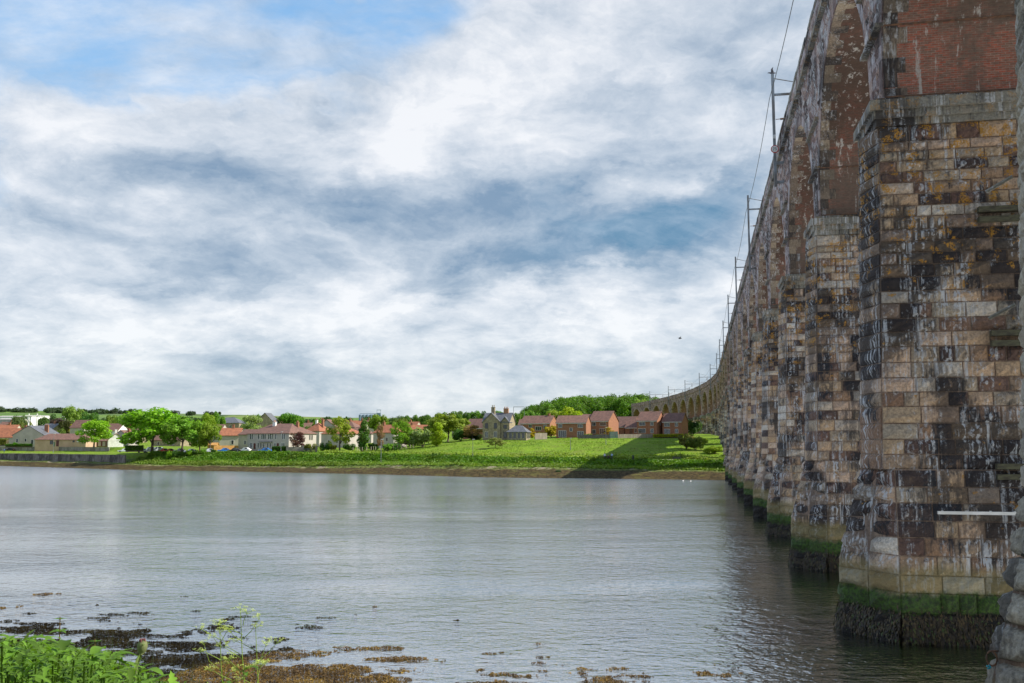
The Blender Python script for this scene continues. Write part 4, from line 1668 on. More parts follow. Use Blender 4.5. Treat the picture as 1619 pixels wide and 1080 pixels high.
def house(name, label, px, pbase, Y, rz, W, D, he, hr, wall, roof, kind='gable', cat='house', wins=(), swins=(), doors=(), chims=(), base_z=None, ov=.35, fascia=True, group=None, hips=1.0, anchor='c', gable_mat=None):
    """px,pbase: where the middle of the front wall stands"""
    b_ = at(px, pbase, Y)
    z = b_[2] if base_z is None else base_z
    cx = b_[0] - sin(rz) * D / 2
    cy = b_[1] + cos(rz) * D / 2
    e = thing(name, (cx, cy, z), rz, label, cat, group)
    wb = MB()
    x0, x1, y0, y1 = -W / 2, W / 2, -D / 2, D / 2
    dn = -3.0
    if kind in ('gable', 'gable_f'):
        wb.box(x0, x1, y0, y1, dn, he)
        if kind == 'gable':
            for xx, xo in ((x0, x0 + .25), (x1 - .25, x1)):
                wb.add([(xx, y0, he), (xx, y1, he), (xx, 0, hr - .1), (xo, y0, he), (xo, y1, he), (xo, 0, hr - .1)], [(0, 2, 1), (3, 4, 5), (0, 1, 4, 3), (1, 2, 5, 4), (2, 0, 3, 5)])
        else:
            for yy, yo in ((y0, y0 + .25), (y1 - .25, y1)):
                wb.add([(x0, yy, he), (x1, yy, he), (0, yy, hr - .1), (x0, yo, he), (x1, yo, he), (0, yo, hr - .1)], [(0, 1, 2), (3, 5, 4), (0, 3, 4, 1), (1, 4, 5, 2), (2, 5, 3, 0)])
    else:
        wb.box(x0, x1, y0, y1, dn, he)
    wb.ob('wall', wall, e)
    rb = MB()
    t_ = .18
    if kind == 'gable':
        sl = (hr - he) / (D / 2)
        for sg in (-1, 1):
            yo = sg * (D / 2 + ov)
            zo = he - sl * ov
            rb.add([(x0 - .25, yo, zo), (x1 + .25, yo, zo), (x1 + .25, 0, hr), (x0 - .25, 0, hr), (x0 - .25, yo, zo + t_), (x1 + .25, yo, zo + t_), (x1 + .25, 0, hr + t_), (x0 - .25, 0, hr + t_)],
                   [(0, 3, 2, 1), (4, 5, 6, 7), (0, 1, 5, 4), (1, 2, 6, 5), (2, 3, 7, 6), (3, 0, 4, 7)])
    elif kind == 'gable_f':
        sl = (hr - he) / (W / 2)
        for sg in (-1, 1):
            xo = sg * (W / 2 + ov)
            zo = he - sl * ov
            rb.add([(xo, y0 - .25, zo), (xo, y1 + .25, zo), (0, y1 + .25, hr), (0, y0 - .25, hr), (xo, y0 - .25, zo + t_), (xo, y1 + .25, zo + t_), (0, y1 + .25, hr + t_), (0, y0 - .25, hr + t_)],
                   [(0, 3, 2, 1), (4, 5, 6, 7), (0, 1, 5, 4), (1, 2, 6, 5), (2, 3, 7, 6), (3, 0, 4, 7)])
    elif kind == 'hip':
        X, Yy = W / 2 + ov, D / 2 + ov
        if W >= D:
            ra = max(.2, W / 2 - D / 2 * hips)
            R0, R1 = (-ra, 0, hr), (ra, 0, hr)
        else:
            ra = max(.2, D / 2 - W / 2 * hips)
            R0, R1 = (0, -ra, hr), (0, ra, hr)
        zo = he - .05
        V = [(-X, -Yy, zo), (X, -Yy, zo), (X, Yy, zo), (-X, Yy, zo), R0, R1, (-X, -Yy, zo - .15), (X, -Yy, zo - .15), (X, Yy, zo - .15), (-X, Yy, zo - .15)]
        if W >= D:
            Fh = [(0, 1, 5, 4), (1, 2, 5), (2, 3, 4, 5), (3, 0, 4)]
        else:
            Fh = [(0, 1, 4), (1, 2, 5, 4), (2, 3, 5), (3, 0, 4, 5)]
        Fh += [(6, 9, 8, 7), (0, 6, 7, 1), (1, 7, 8, 2), (2, 8, 9, 3), (3, 9, 6, 0)]
        rb.add(V, Fh)
    ro = rb.ob('roof', roof, e)
    if fascia and kind == 'gable':
        fb = MB()
        sl = (hr - he) / (D / 2)
        fb.box(x0, x1, -D / 2 - ov - .06, -D / 2 - ov + .02, he - sl * ov - .12, he - sl * ov + .06)
        fb.ob('fascia', M_WHITE, e)
    for (cx_, cy_, cw, ctop, cm, npot) in chims:
        cb = MB()
        cb.box(cx_ - cw / 2, cx_ + cw / 2, cy_ - .35, cy_ + .35, he, ctop)
        cb.box(cx_ - cw / 2 - .07, cx_ + cw / 2 + .07, cy_ - .42, cy_ + .42, ctop, ctop + .14)
        ch = cb.ob('chimney', cm, ro)
        pb = MB()
        for k in range(npot):
            xx = cx_ + (k - (npot - 1) / 2) * (cw / max(npot, 1))
            pb.tube([(xx, cy_, ctop + .14), (xx, cy_, ctop + .75)], [.16, .12], 8)
        # the pots belong to the stack
        me_ = pb.me('chimney_pots', M_TERRA)
        if npot:
            o = ob('chimney_pots', me_, e)
    for wv in wins:
        add_window(e, *wv[:4], 'f', W, D, bars=wv[4] if len(wv) > 4 else 1, frame_mat=wv[5] if len(wv) > 5 else None)
    for wv in swins:
        add_window(e, *wv[:4], 's', W, D, bars=wv[4] if len(wv) > 4 else 1, frame_mat=wv[5] if len(wv) > 5 else None)
    for (u, wd, ht, dm) in doors:
        db = MB()
        db.box(u - wd / 2, u + wd / 2, -D / 2 - .08, -D / 2, 0.05, ht)
        db.ob('door', dm, e)
    return e


def ppm(Y):
    return Y / 1500.0


RB = radians
# brick houses on the brow
bw = lambda u, z, w_, h_: (u, z, w_, h_, 1)
house('brick_house', 'rightmost brown-roofed brick house next to the dark clipped bush', 1063, 688.5, 338, RB(-27), 7.2, 7.2, 5.0, 7.9, M_OBRICK, M_ROOFB,
      wins=[(-1.9, 3.2, 1.9, 1.2, 2), (1.6, 3.2, 1.0, 1.2, 1), (1.6, .9, 1.0, 1.3, 1), (-1.9, .15, 2.0, 2.1, 3)])
house('brick_house', 'second brick house from the viaduct, its upper window reflecting blue sky', 1023, 687.5, 340, RB(-29), 7.6, 9.0, 5.1, 8.3, M_OBRICK, M_ROOFB,
      wins=[(-1.8, 3.3, 2.2, 1.2, 1), (1.9, 3.3, 1.1, 1.2, 1), (-1.9, .7, 2.7, 1.5, 0), (1.9, .7, 1.1, 1.4, 1)], swins=[(-1.0, 3.4, .6, .9, 0)])
house('house_extension', 'low brown-roofed wing at the left side of the second brick house', 1000, 686.5, 346, RB(-29), 5.6, 7.5, 2.5, 5.3, M_OBRICK, M_ROOFB, cat='house wing',
      wins=[(1.4, .6, 1.2, 1.3, 1)], doors=[(-.6, 1.2, 2.2, M_GLASS)])
house('garage', 'small brick garage with a brown roof between the brick houses', 977, 686, 352, RB(-30), 5.0, 5.4, 2.7, 4.8, M_OBRICK, M_ROOFB, cat='garage')
house('brick_house', 'middle brick house with a tall orange gable right of the paired one', 947, 687.5, 338, RB(-28), 7.4, 9.5, 5.0, 8.4, M_OBRICK, M_ROOFB,
      wins=[(-1.9, 3.2, 1.3, 1.2, 1), (1.6, 3.2, 2.2, 1.2, 2), (-1.9, .5, 1.3, 1.3, 1), (1.5, .3, 2.3, 1.9, 2)])
house('brick_house', 'narrow brick house front squeezed left of the middle brick house', 927, 688, 341, RB(-22), 5.0, 8.0, 4.9, 7.4, M_OBRICK, M_ROOFB,
      wins=[(.2, 3.1, 1.3, 1.2, 1), (.2, .5, 1.3, 1.3, 1)])
house('brick_house', 'wide brick house with a white fascia at the left of the brick row', 903, 691.5, 330, RB(-17), 10.6, 7.6, 5.1, 7.5, M_OBRICK, M_ROOFB,
      wins=[(-3.9, 3.4, 1.3, 1.1, 1), (3.3, 3.4, 1.7, 1.1, 2), (0.0, 2.1, .9, 1.1, 0), (-3.1, .1, 2.6, 2.2, 3), (3.3, .3, 2.1, 1.7, 2)])
house('brick_house', 'red-tiled house partly hidden behind the stone house garden', 846, 687, 372, RB(-24), 12.5, 8.5, 4.4, 7.3, M_OBRICK, M_ROOFB,
      wins=[(-2.0, 2.8, 1.2, 1.1, 1), (1.4, 1.7, 2.4, 1.3, 2), (4.2, 2.4, 1.3, 1.2, 1)], chims=[(4.2, 0, .8, 8.1, M_OBRICK, 0)])
house('brick_house', 'red-roofed house far behind, showing between garage and middle brick house', 972, 682, 400, RB(10), 9, 8, 3, 6.0, M_OBRICK, M_ROOFO, chims=[(-2.5, 0, .9, 7.2, M_OBRICK, 0)])
house('brick_house', 'brown gabled house half hidden by the orange-brown tree left of the stone house', 748, 690, 365, RB(-35), 10, 9, 3.2, 6.7, M_OBRICK, M_ROOFB)
house('brick_house', 'second brown roof rising behind the wall left of the dark brow houses', 985, 684, 372, RB(-35), 8.5, 8, 3.2, 6.2, M_OBRICK, M_ROOFB)

# the stone house: two gabled bays, slate roof, garden room
sh = house('stone_house', 'old sandstone house with slate gables and tall chimneys above the meadow', 784, 694.5, 327, RB(-16), 9.6, 7.4, 5.9, 9.0, M_SAND, M_ROOFS, fascia=False,
           wins=[(-3.2, 3.7, .95, 1.7, 1, M_DARKF), (.4, 3.7, .95, 1.7, 1, M_DARKF), (3.3, 3.7, .95, 1.6, 1, M_DARKF), (-3.2, .7, .95, 1.8, 1), (.4, .7, .95, 1.8, 1), (3.3, .5, 1.0, 2.0, 1, M_DARKF)],
           chims=[(2.6, 0, 1.7, 10.5, M_TERRA, 3)])
gb = MB()
for (cx_, hw, zt, pj) in ((-1.5, 3.1, 8.9, .55), (3.3, 1.3, 7.5, .20)):
    zb_ = 5.9 if hw > 2 else 5.95
    gb.add([(cx_ - hw, -3.7 - pj, -1 if hw > 2 else 4.9), (cx_ + hw, -3.7 - pj, -1 if hw > 2 else 4.9), (cx_ + hw, -3.7 - pj, zb_), (cx_, -3.7 - pj, zt), (cx_ - hw, -3.7 - pj, zb_),
            (cx_ - hw, -1.5, -1 if hw > 2 else 4.9), (cx_ + hw, -1.5, -1 if hw > 2 else 4.9), (cx_ + hw, -1.5, zb_), (cx_, -1.5, zt), (cx_ - hw, -1.5, zb_)],
           [(0, 1, 2, 3, 4), (1, 6, 7, 2), (0, 4, 9, 5)])
gb.ob('gable_wall', M_SAND, sh)
gr = MB()
for (cx_, hw, zt, pj) in ((-1.5, 3.1, 8.9, .55), (3.3, 1.3, 7.5, .20)):
    zb_ = 5.9
    for sg in (-1, 1):
        V = [(cx_ + sg * (hw + .3), -4.0 - pj, zb_ - .28), (cx_ + sg * (hw + .3), 0, zb_ - .28), (cx_, 0, zt + .05), (cx_, -4.0 - pj, zt + .05)]
        V += [(a, b, c + .17) for (a, b, c) in V]
        gr.add(V, [(0, 1, 2, 3), (4, 7, 6, 5), (0, 3, 7, 4), (1, 5, 6, 2), (0, 4, 5, 1)])
gr.ob('gable_roof', M_ROOFS, sh)
# windows of the projecting bay sit on its own face
for (u, z_, w_, h_, fm) in ((-3.2, 3.7, .95, 1.7, M_DARKF), (.0, 3.7, .95, 1.7, M_DARKF), (-3.2, .7, .95, 1.8, M_WHITE), (.0, .7, .95, 1.8, M_WHITE)):
    add_window(sh, u, z_, w_, h_, 'f', 9.6, 7.4 + 1.1, frame_mat=fm, bars=1)
cb = MB()
cb.box(-2.1, -.9, -2.4, -1.4, 7.6, 10.9)
cb.box(-2.2, -.8, -2.5, -1.3, 10.9, 11.05)
cb.tube([(-1.8, -1.9, 11.05), (-1.8, -1.9, 11.8)], .15, 8)
cb.tube([(-1.2, -1.9, 11.05), (-1.2, -1.9, 11.8)], .15, 8)
cb.ob('chimney', M_SAND, sh)
gd = house('garden_room', 'low garden room with a slate hipped roof against the stone house', 817, 694, 322, RB(-16), 6.6, 5.4, 2.4, 4.6, M_SAND, M_ROOFS, kind='hip', cat='garden room', hips=.8,
           wins=[(-2.2, .2, .95, 1.9, 0, M_CREAM), (-.7, .2, .95, 1.9, 0, M_CREAM), (.8, .2, .95, 1.9, 0, M_CREAM), (2.3, .2, .95, 1.9, 0, M_CREAM)],
           swins=[(-1.7, .2, .8, 1.9, 0, M_CREAM), (-.5, .2, .8, 1.9, 0, M_CREAM), (.7, .2, .8, 1.9, 0, M_CREAM), (1.9, .2, .8, 1.9, 0, M_CREAM)])

# white pair of houses
ww = []
for zpx in (100, 122, 208, 252, 272, 293, 342, 364, 386, 432, 522, 544):
    u = -9.1 + (zpx - 72) / (585 - 72) * 18.2
    ww.append((u, 3.5, .55, 1.75, 0))
for zpx in (100, 118, 205, 240, 278, 330, 367, 425, 517, 540):
    u = -9.1 + (zpx - 72) / (585 - 72) * 18.2
    ww.append((u, .5, .55, 1.65, 0))
wp = house('pair_of_houses', 'pair of white rendered houses with one brown hipped roof behind the parked blue car', 423, 710.5, 328, RB(-30), 19.3, 13.7, 5.5, 8.9, M_RENDER, M_ROOFB, kind='hip', wins=ww,
           swins=[(3.5, 3.3, .6, 1.7, 0, M_CREAM), (4.6, 3.3, .6, 1.7, 0, M_CREAM)], doors=[(-6.1, .9, 2.1, M_DOOR), (4.7, .9, 2.1, M_DOOR)], hips=.72, cat='house',
           chims=[(-2.2, -1.5, 1.3, 9.4, M_WHITE, 2), (6.4, .8, 1.0, 9.2, M_OBRICK, 2)])
cn = MB()
cn.box(-3.6, 2.2, -7.7, -6.6, 2.5, 2.65)
cn.ob('porch_canopy', M_ROOFS, wp)
# others behind
house('white_house', 'pale house with a brown hipped roof right of the white pair', 528, 703, 365, RB(-28), 12.5, 10, 4.2, 7.3, M_RENDER, M_ROOFO, kind='hip', wins=[(-2.5, .5, .8, 1.2, 0), (1.5, .5, .8, 1.2, 0)], chims=[(-1.5, 0, .9, 8.2, M_OBRICK, 1)])
house('grey_gable_house', 'grey gable-fronted house just above the roofs right of the white pair', 516, 690, 400, RB(-8), 8.6, 12, 3.6, 7.0, M_GREYR, M_ROOFB, kind='gable_f')
house('small_tiled_house', 'small orange-tiled roof with chimneys at the right shoulder of the white pair', 493, 694, 385, RB(-28), 7.5, 8, 3.2, 6.6, M_RENDER, M_ROOFO, kind='hip', chims=[(-1, 0, .9, 7.6, M_WHITE, 1), (2.2, 0, .9, 7.8, M_OBRICK, 1)])
house('white_house', 'sunlit white house with an orange hipped roof behind the thin bare tree', 606, 701, 345, RB(-26), 8.8, 8.5, 3.9, 6.8, M_RENDER, M_ROOFO, kind='hip', wins=[(-2, .8, .9, 1.2, 0), (1.5, .8, .9, 1.2, 0)], hips=.6, chims=[(-2.6, 0, .8, 7.6, M_OBRICK, 1)])
house('cream_house', 'cream house with an orange roof and two skylights above the orange timber shed', 363, 707, 365, RB(6), 7.6, 8, 4.5, 7.2, M_CREAM, M_ROOFO, wins=[(1.0, 1.0, .9, 1.6, 0)], chims=[(0.5, 0, .8, 8.6, M_OBRICK, 0)], fascia=False)
house('cream_house', 'lit cream end wall left of the white pair, half behind the willow', 386, 706, 350, RB(-30), 6.0, 7, 4.4, 6.2, M_CREAM, M_ROOFB, fascia=False, wins=[(0.5, .8, 1.2, 1.3, 1)])
ck = house('barracks', 'big old stone barracks block with a grey slate roof behind the orange roof', 356, 686, 560, RB(-10), 17, 12, 6.5, 9.8, M_SAND, M_ROOFS, kind='hip', cat='barracks', wins=[(-5, 3.5, .9, 1.4, 0), (-1, 3.5, .9, 1.4, 0), (3, 3.5, .9, 1.4, 0)])
ct = MB()
for k in range(5):
    ct.box(-8.9 + k * .9, -8.5 + k * .9, -6.4, -5.9, 6.4, 8.6)
ct.box(-9, -4.8, -6.35, -4.4, -1, 8.0)
ct.ob('tower', M_SAND, ck)
house('stone_gable_house', 'tall pale stone gable with chimney stacks behind the willow', 418, 682, 470, RB(-8), 9, 8, 4.6, 9.0, M_SAND, M_ROOFS, kind='gable_f', fascia=False)
# left group
wg = house('white_gable_house', 'white gable-ended house with a red roof at the left of the waterfront', 44, 703, 428, RB(-6), 15.0, 14, 4.2, 8.4, M_CREAM, M_ROOFS, kind='gable_f', wins=[(-5.2, 1.0, 1.0, 1.5, 0), (-1.2, 1.4, .7, 1.2, 0), (2.0, .1, .9, 2.0, 0)], chims=[(4.8, -1, 1.8, 8.7, M_OBRICK, 2), (-3.5, 0, .7, 8.3, M_OBRICK, 0)])
house('red_roofed_house', 'orange-roofed house attached to the left of the white gable', 18, 700, 440, RB(-6), 16, 8, 2.6, 6.6, M_CREAM, M_ROOFO, fascia=False, wins=[(3, .8, 1.2, 1.2, 0), (6, .8, 1.2, 1.2, 0)], chims=[(4, 0, .9, 8, M_OBRICK, 0)])
house('red_roofed_house', 'low orange roof at the very left edge behind the others', 2, 690, 500, RB(0), 14, 8, 3, 6, M_CREAM, M_ROOFO, fascia=False, chims=[(2, 0, .9, 7.2, M_OBRICK, 0)])
bl_ = house('long_bungalow', 'long peach-coloured building with a brown hipped roof behind the river lawn', 95, 706, 412, RB(-5), 23.0, 9, 3.0, 5.6, M_PEACH, M_ROOFB, kind='hip', cat='building', hips=.8,
            wins=[(-4.0, 1.0, 1.2, 1.5, 0, M_DARKF), (6.0, 1.9, .8, .6, 0, M_DARKF), (10.0, 2.0, 1.6, .4, 0, M_CREAM)], doors=[(-1.2, 1.2, 2.6, M_DOOR), (-2.8, .6, 1.9, M_GREENP)])
ac = MB()
ac.box(7.6, 8.6, -4.9, -4.5, 1.9, 2.5)
ac.ob('air_unit', M_WHITE, bl_)
pv = house('panelled_pavilion', 'low brown-roofed pavilion with cream and maroon panels behind the lawn tree', 161, 706, 420, RB(-4), 12.5, 7, 2.5, 4.4, M_DOOR, M_ROOFB, kind='hip', cat='pavilion')
for k in range(6):
    pb = MB()
    pb.box(-5.9 + k * 2.05, -4.6 + k * 2.05, -3.56, -3.5, .2, 2.2)
    pb.ob('panel', M_CREAM, pv)
house('white_cottage', 'small white cottage with a red roof and chimney left of the largest tree', 183, 705, 405, RB(25), 6, 7, 2.6, 5.2, M_WHITE, M_ROOFO, kind='gable_f', chims=[(0, 0, .9, 6.9, M_WHITE, 0)])
house('grey_cottage', 'grey-gabled cottage between the pavilion roof and the largest tree', 190, 703, 430, RB(-10), 8, 8, 3.5, 6.4, M_GREYR, M_ROOFB, kind='gable_f', chims=[(1.5, 0, 1.0, 9.0, M_OBRICK, 2)])
house('tall_roofed_house', 'steep brown-roofed house showing behind the bungalow ridge', 121, 692, 470, RB(-20), 9, 8, 5, 8.6, M_CREAM, M_ROOFB, fascia=False)
house('white_house', 'white house with a brown roof right behind the bright lawn tree', 172, 694, 465, RB(-15), 10, 8, 4.0, 7.4, M_WHITE, M_ROOFB, wins=[(1, 1.8, .9, 1.1, 0)], fascia=False)
# roofs of the town behind
TOWN = [(333, 676, 520, 12, 'gable', M_ROOFB, 'brown town roof between the rounded tree and the barracks'), (398, 672, 560, 14, 'gable', M_ROOFS, 'grey town roof at the left behind the willow'), (435, 671, 520, 15, 'gable', M_ROOFB, 'brown town roof above the left part of the white pair of houses'),
        (487, 673, 560, 14, 'hip', M_ROOFB, 'brown town roof beyond the big round tree'), (505, 669, 620, 13, 'gable', M_ROOFB, 'far brown roof above the grey gable'), (538, 671, 480, 16, 'hip', M_ROOFB, 'broad brown roof behind the birch'),
        (556, 670, 560, 15, 'gable', M_ROOFO, 'rust roof with a chimney left of the dark upright tree'), (566, 680, 430, 12, 'hip', M_ROOFB, 'brown roof low behind the dark upright tree'), (583, 669, 600, 12, 'gable', M_ROOFB, 'far brown roof right of the dark upright tree'),
        (620, 681, 420, 9, 'hip', M_ROOFO, 'orange hipped roof at the right of the sunlit white house'), (655, 677, 470, 13, 'gable', M_ROOFO, 'red roof with chimney stacks above the grey-green tree'), (645, 672, 560, 10, 'gable', M_ROOFO, 'far red roof behind the red one with stacks'),
        (728, 672, 500, 9, 'gable', M_ROOFO, 'red roof with two chimneys left of the brown gabled house'), (838, 668, 520, 13, 'gable', M_ROOFB, 'brown roof showing above the red-tiled house'), (868, 672, 430, 10, 'gable', M_ROOFB, 'brown roof left of the wide brick house'),
        (205, 682, 600, 14, 'gable', M_ROOFB, 'brown roof glimpsed left of the largest tree'), (300, 681, 520, 14, 'gable', M_ROOFB, 'brown roof glimpsed behind the leaning tree'), (262, 690, 430, 16, 'gable', M_ROOFB, 'brown roof glimpsed under the largest tree'),
        (72, 675, 560, 12, 'gable', M_ROOFS, 'grey roof behind the white gable house'), (10, 672, 640, 14, 'gable', M_ROOFB, 'far brown roof at the left edge')]
for (px, pt, Y, W_, kd, rf, lb) in TOWN:
    tp = at(px, pt - 5, Y)
    g = Hf(tp[0], Y)
    hh = max(tp[2] - g, 5.5)
    rr = random.Random(px)
    e = house('town_house', lb, px, 700, Y, RB(rr.uniform(-30, 5)), W_, 8, hh - 3.0, hh, rr.choice([M_CREAM, M_RENDER, M_SAND]), rf, kind=kd, base_z=g, fascia=False,
              wins=[(-W_ / 4, hh - 5.2, .9, 1.2, 0), (W_ / 4, hh - 5.2, .9, 1.2, 0)], chims=[(rr.uniform(-W_ / 3, W_ / 3), 0, 1.0, hh + 1.1, M_OBRICK, 1)])

# white sheds and silos on the horizon
for (px, pt, W_, Y, lb) in ((20, 657, 44, 1100, 'long white industrial shed below the far hill at the left edge'), (48, 656.5, 26, 1150, 'shorter white shed right of the long one'), (6, 661, 22, 1000, 'grey shed in front of the long white one at the left edge')):
    tp = at(px, pt, Y)
    g = Hf(tp[0], Y)
    house('industrial_shed', lb, px, 670, Y, RB(-4), W_, 30, tp[2] - g - 1.5, tp[2] - g, M_WHITE if px != 6 else M_GREYR, M_GREYR, base_z=g, cat='shed', fascia=False)
M_SILO = flat('blue_grey_cladding', (.22, .30, .38), (.16, .22, .28), .2, .5)
tp = at(588, 656, 1500)
g = Hf(tp[0], 1500)
si = thing('grain_silos', (tp[0], 1500, g), 0, 'blue-grey grain silos with a headhouse on the skyline behind the town', 'silos')
for k in range(6):
    mb = MB()
    mb.tube([(-18 + k * 5.6, 0, 0), (-18 + k * 5.6, 0, tp[2] - g), (-18 + k * 5.6, 0, tp[2] - g + 1)], [2.7, 2.7, .8], 14)
    mb.ob('silo', M_SILO, si)
mb = MB()
mb.box(8, 14, -3, 3, 0, tp[2] - g + 3)
for xx in (8, 13.6):
    mb.box(xx, xx + .4, -3, -2.6, tp[2] - g + 3, tp[2] - g + 8)
mb.box(8, 14, -3, 3, tp[2] - g + 7.5, tp[2] - g + 8)
mb.box(-19, 8, -.6, .6, tp[2] - g + 1.5, tp[2] - g + 2.2)
mb.ob('headhouse', M_SILO, si)
# railway gantries beyond the stone house
for (px, px2, pt, lb) in ((812, 829, 643, 'dark railway gantry rising behind the right gable of the stone house'),):
    a_ = at(px, pt, 560)
    b_ = at(px2, pt, 560)
    g = Hf(a_[0], 560)
    e = thing('railway_gantry', (a_[0], 560, g), 0, lb, 'gantry')
    for xx in (0, b_[0] - a_[0]):
        mb = MB()
        mb.box(xx - .12, xx + .12, -.12, .12, 0, a_[2] - g)
        mb.ob('post', M_STEEL, e)
    mb = MB()
    mb.box(0, b_[0] - a_[0], -.1, .1, a_[2] - g - .3, a_[2] - g)
    mb.ob('beam', M_STEEL, e)

# river wall and garden wall at the left
M_RWALL = stone_mat('river_wall_stone', [(0, (.07, .062, .055)), (1, (.17, .155, .135))], soot=.85, white=.3, mortar=True)


def wall_along(name, label, xa, xb, wl, zlo, zhi, th, mat, cat, n=60, blocks=False):
    mb = MB()
    xs_ = np.linspace(xa, xb, n)
    rr = random.Random(3)
    for i in range(n - 1):
        x0_, x1_ = xs_[i], xs_[i + 1]
        y0_, y1_ = yshore(x0_) + wl, yshore(x1_) + wl
        V = [(x0_, y0_, zlo), (x1_, y1_, zlo), (x1_, y1_ + th, zlo), (x0_, y0_ + th, zlo)]
        V += [(a, b, zhi + .02 * rr.random()) for (a, b, c) in V]
        mb.add(V, [(0, 1, 5, 4), (1, 2, 6, 5), (2, 3, 7, 6), (3, 0, 4, 7), (4, 5, 6, 7)], 0, .5)
    o = thing(name, (0, 0, 0), 0, label, cat)
    mb.ob('masonry', mat, o)
    cb = MB()
    for i in range(n - 1):
        x0_, x1_ = xs_[i], xs_[i + 1] - .03
        y0_, y1_ = yshore(x0_) + wl, yshore(x1_) + wl
        V = [(x0_, y0_ - .06, zhi + .02), (x1_, y1_ - .06, zhi + .02), (x1_, y1_ + th + .06, zhi + .02), (x0_, y0_ + th + .06, zhi + .02)]
        V += [(a, b, zhi + .20) for (a, b, c) in V]
        cb.add(V, [(0, 1, 5, 4), (1, 2, 6, 5), (2, 3, 7, 6), (3, 0, 4, 7), (4, 5, 6, 7)], 0, rr.random())
    cb.ob('coping', mat, o)
    return o


wall_along('river_wall', 'long dark stone river wall along the left of the far bank', -420, -132, 14.9, .5, 4.25, .8, M_RWALL, 'river wall', 160)
wall_along('garden_wall', 'lower stone boundary wall behind the strip of lawn at the left', -320, -163, 49.8, 4.5, 6.75, .5, M_WALLST, 'wall', 90)

# fences
def fence(name, label, pA, pB, YA, YB, hA, mat, nb, cat='fence', gapk=.93, posts=True):
    a = np.array(at(*pA, YA))
    b = np.array(at(*pB, YB))
    e = thing(name, tuple(a), 0, label, cat)
    d_ = b - a
    L = np.hypot(d_[0], d_[1])
    ang = atan2(d_[1], d_[0])
    e.rotation_euler = (0, 0, ang)
    step = L / nb
    mb = MB()
    mb.box(0, step * gapk, -.02, .02, -.2, hA)
    pm = mb.me('board', mat)
    for k in range(nb):
        o = ob('board', pm, e, loc=(k * step, 0, d_[2] * k / nb))
    if posts:
        mb = MB()
        mb.box(-.06, .06, .03, .13, -.3, hA + .05)
        q = mb.me('post', mat)
        for k in range(0, int(L // 2.4) + 1):
            ob('post', q, e, loc=(k * 2.4, 0, d_[2] * k * 2.4 / L))
    return e


fence('timber_fence', 'grey timber garden fence below the second brick house', (977, 692), (1032, 691.5), 322, 326, 1.15, M_FENCE, 60)
fence('timber_fence', 'pale timber fence panels right of the garden room', (846, 694), (865, 693.5), 322, 325, 1.9, M_FENCE, 24)
fence('timber_fence', 'faded green sloping fence between the two garden plots', (964, 692), (977, 691.5), 322, 322, 2.0, M_TEAL, 16)
fence('timber_fence', 'dark low fence under the narrow and the middle brick house', (914, 692.5), (964, 692), 320, 322, 1.05, M_DARKF, 50)
fence('timber_fence', 'bright orange timber fence behind the parked cars', (338, 711), (377, 711), 345, 350, 1.5, M_OFENCE, 40)
sd_ = fence('wire_fence', 'low post and wire garden fence along the left edge of the meadow', (558, 712), (655, 707), 306, 318, .9, M_FENCE, 14, gapk=.12)
# orange shed
house('timber_shed', 'small orange timber shed with a green door behind the parked cars', 335, 711, 350, 0, 3.4, 2.6, 1.7, 2.4, M_OFENCE, M_OFENCE, cat='shed', fascia=False, doors=[(.9, .6, 1.2, M_GREENP)])
# hedges
def hedge(label, pA, pB, Y, h, d_, colr, n=2600, name='hedge'):
    rg = np.random.default_rng(abs(int(pA[0])))
    a = np.array(at(*pA, Y))
    b = np.array(at(*pB, Y))
    L = b[0] - a[0]
    f = rg.uniform(0, 1, n)
    k = rg.integers(0, 3, n)
    ctr = np.zeros((n, 3))
    ctr[:, 0] = f * L
    ctr[:, 1] = np.where(k == 0, -d_ / 2, rg.uniform(-d_ / 2, d_ / 2, n))
    ctr[:, 2] = np.where(k == 1, h, rg.uniform(0, h, n)) + (b[2] - a[2]) * f
    ctr += rg.normal(size=(n, 3)) * .07
    nr = rg.normal(size=(n, 3)) + np.array((0, -.6, .6))
    nr /= np.linalg.norm(nr, axis=1)[:, None]
    u = np.cross(nr, rg.normal(size=(n, 3)))
    u /= np.linalg.norm(u, axis=1)[:, None]
    v = np.cross(nr, u)
    s = (.16 * rg.uniform(.6, 1.3, n))[:, None]
    V = np.stack([ctr - u * s, ctr - v * s, ctr + u * s, ctr + v * s], 1).reshape(-1, 3)
    e = thing(name, tuple(a), 0, label, 'hedge')
    o = ob('foliage', quads_mesh('foliage', V, n, M_LEAF, np.clip(.5 + .2 * rg.normal(size=n), 0, 1)), e)
    o.color = colr
    mb = MB()
    mb.box(.15, L - .15, -d_ / 2 + .15, d_ / 2 - .15, -.5, h - .15)
    q = mb.ob('inner_branches', M_BARK, e)
    return e


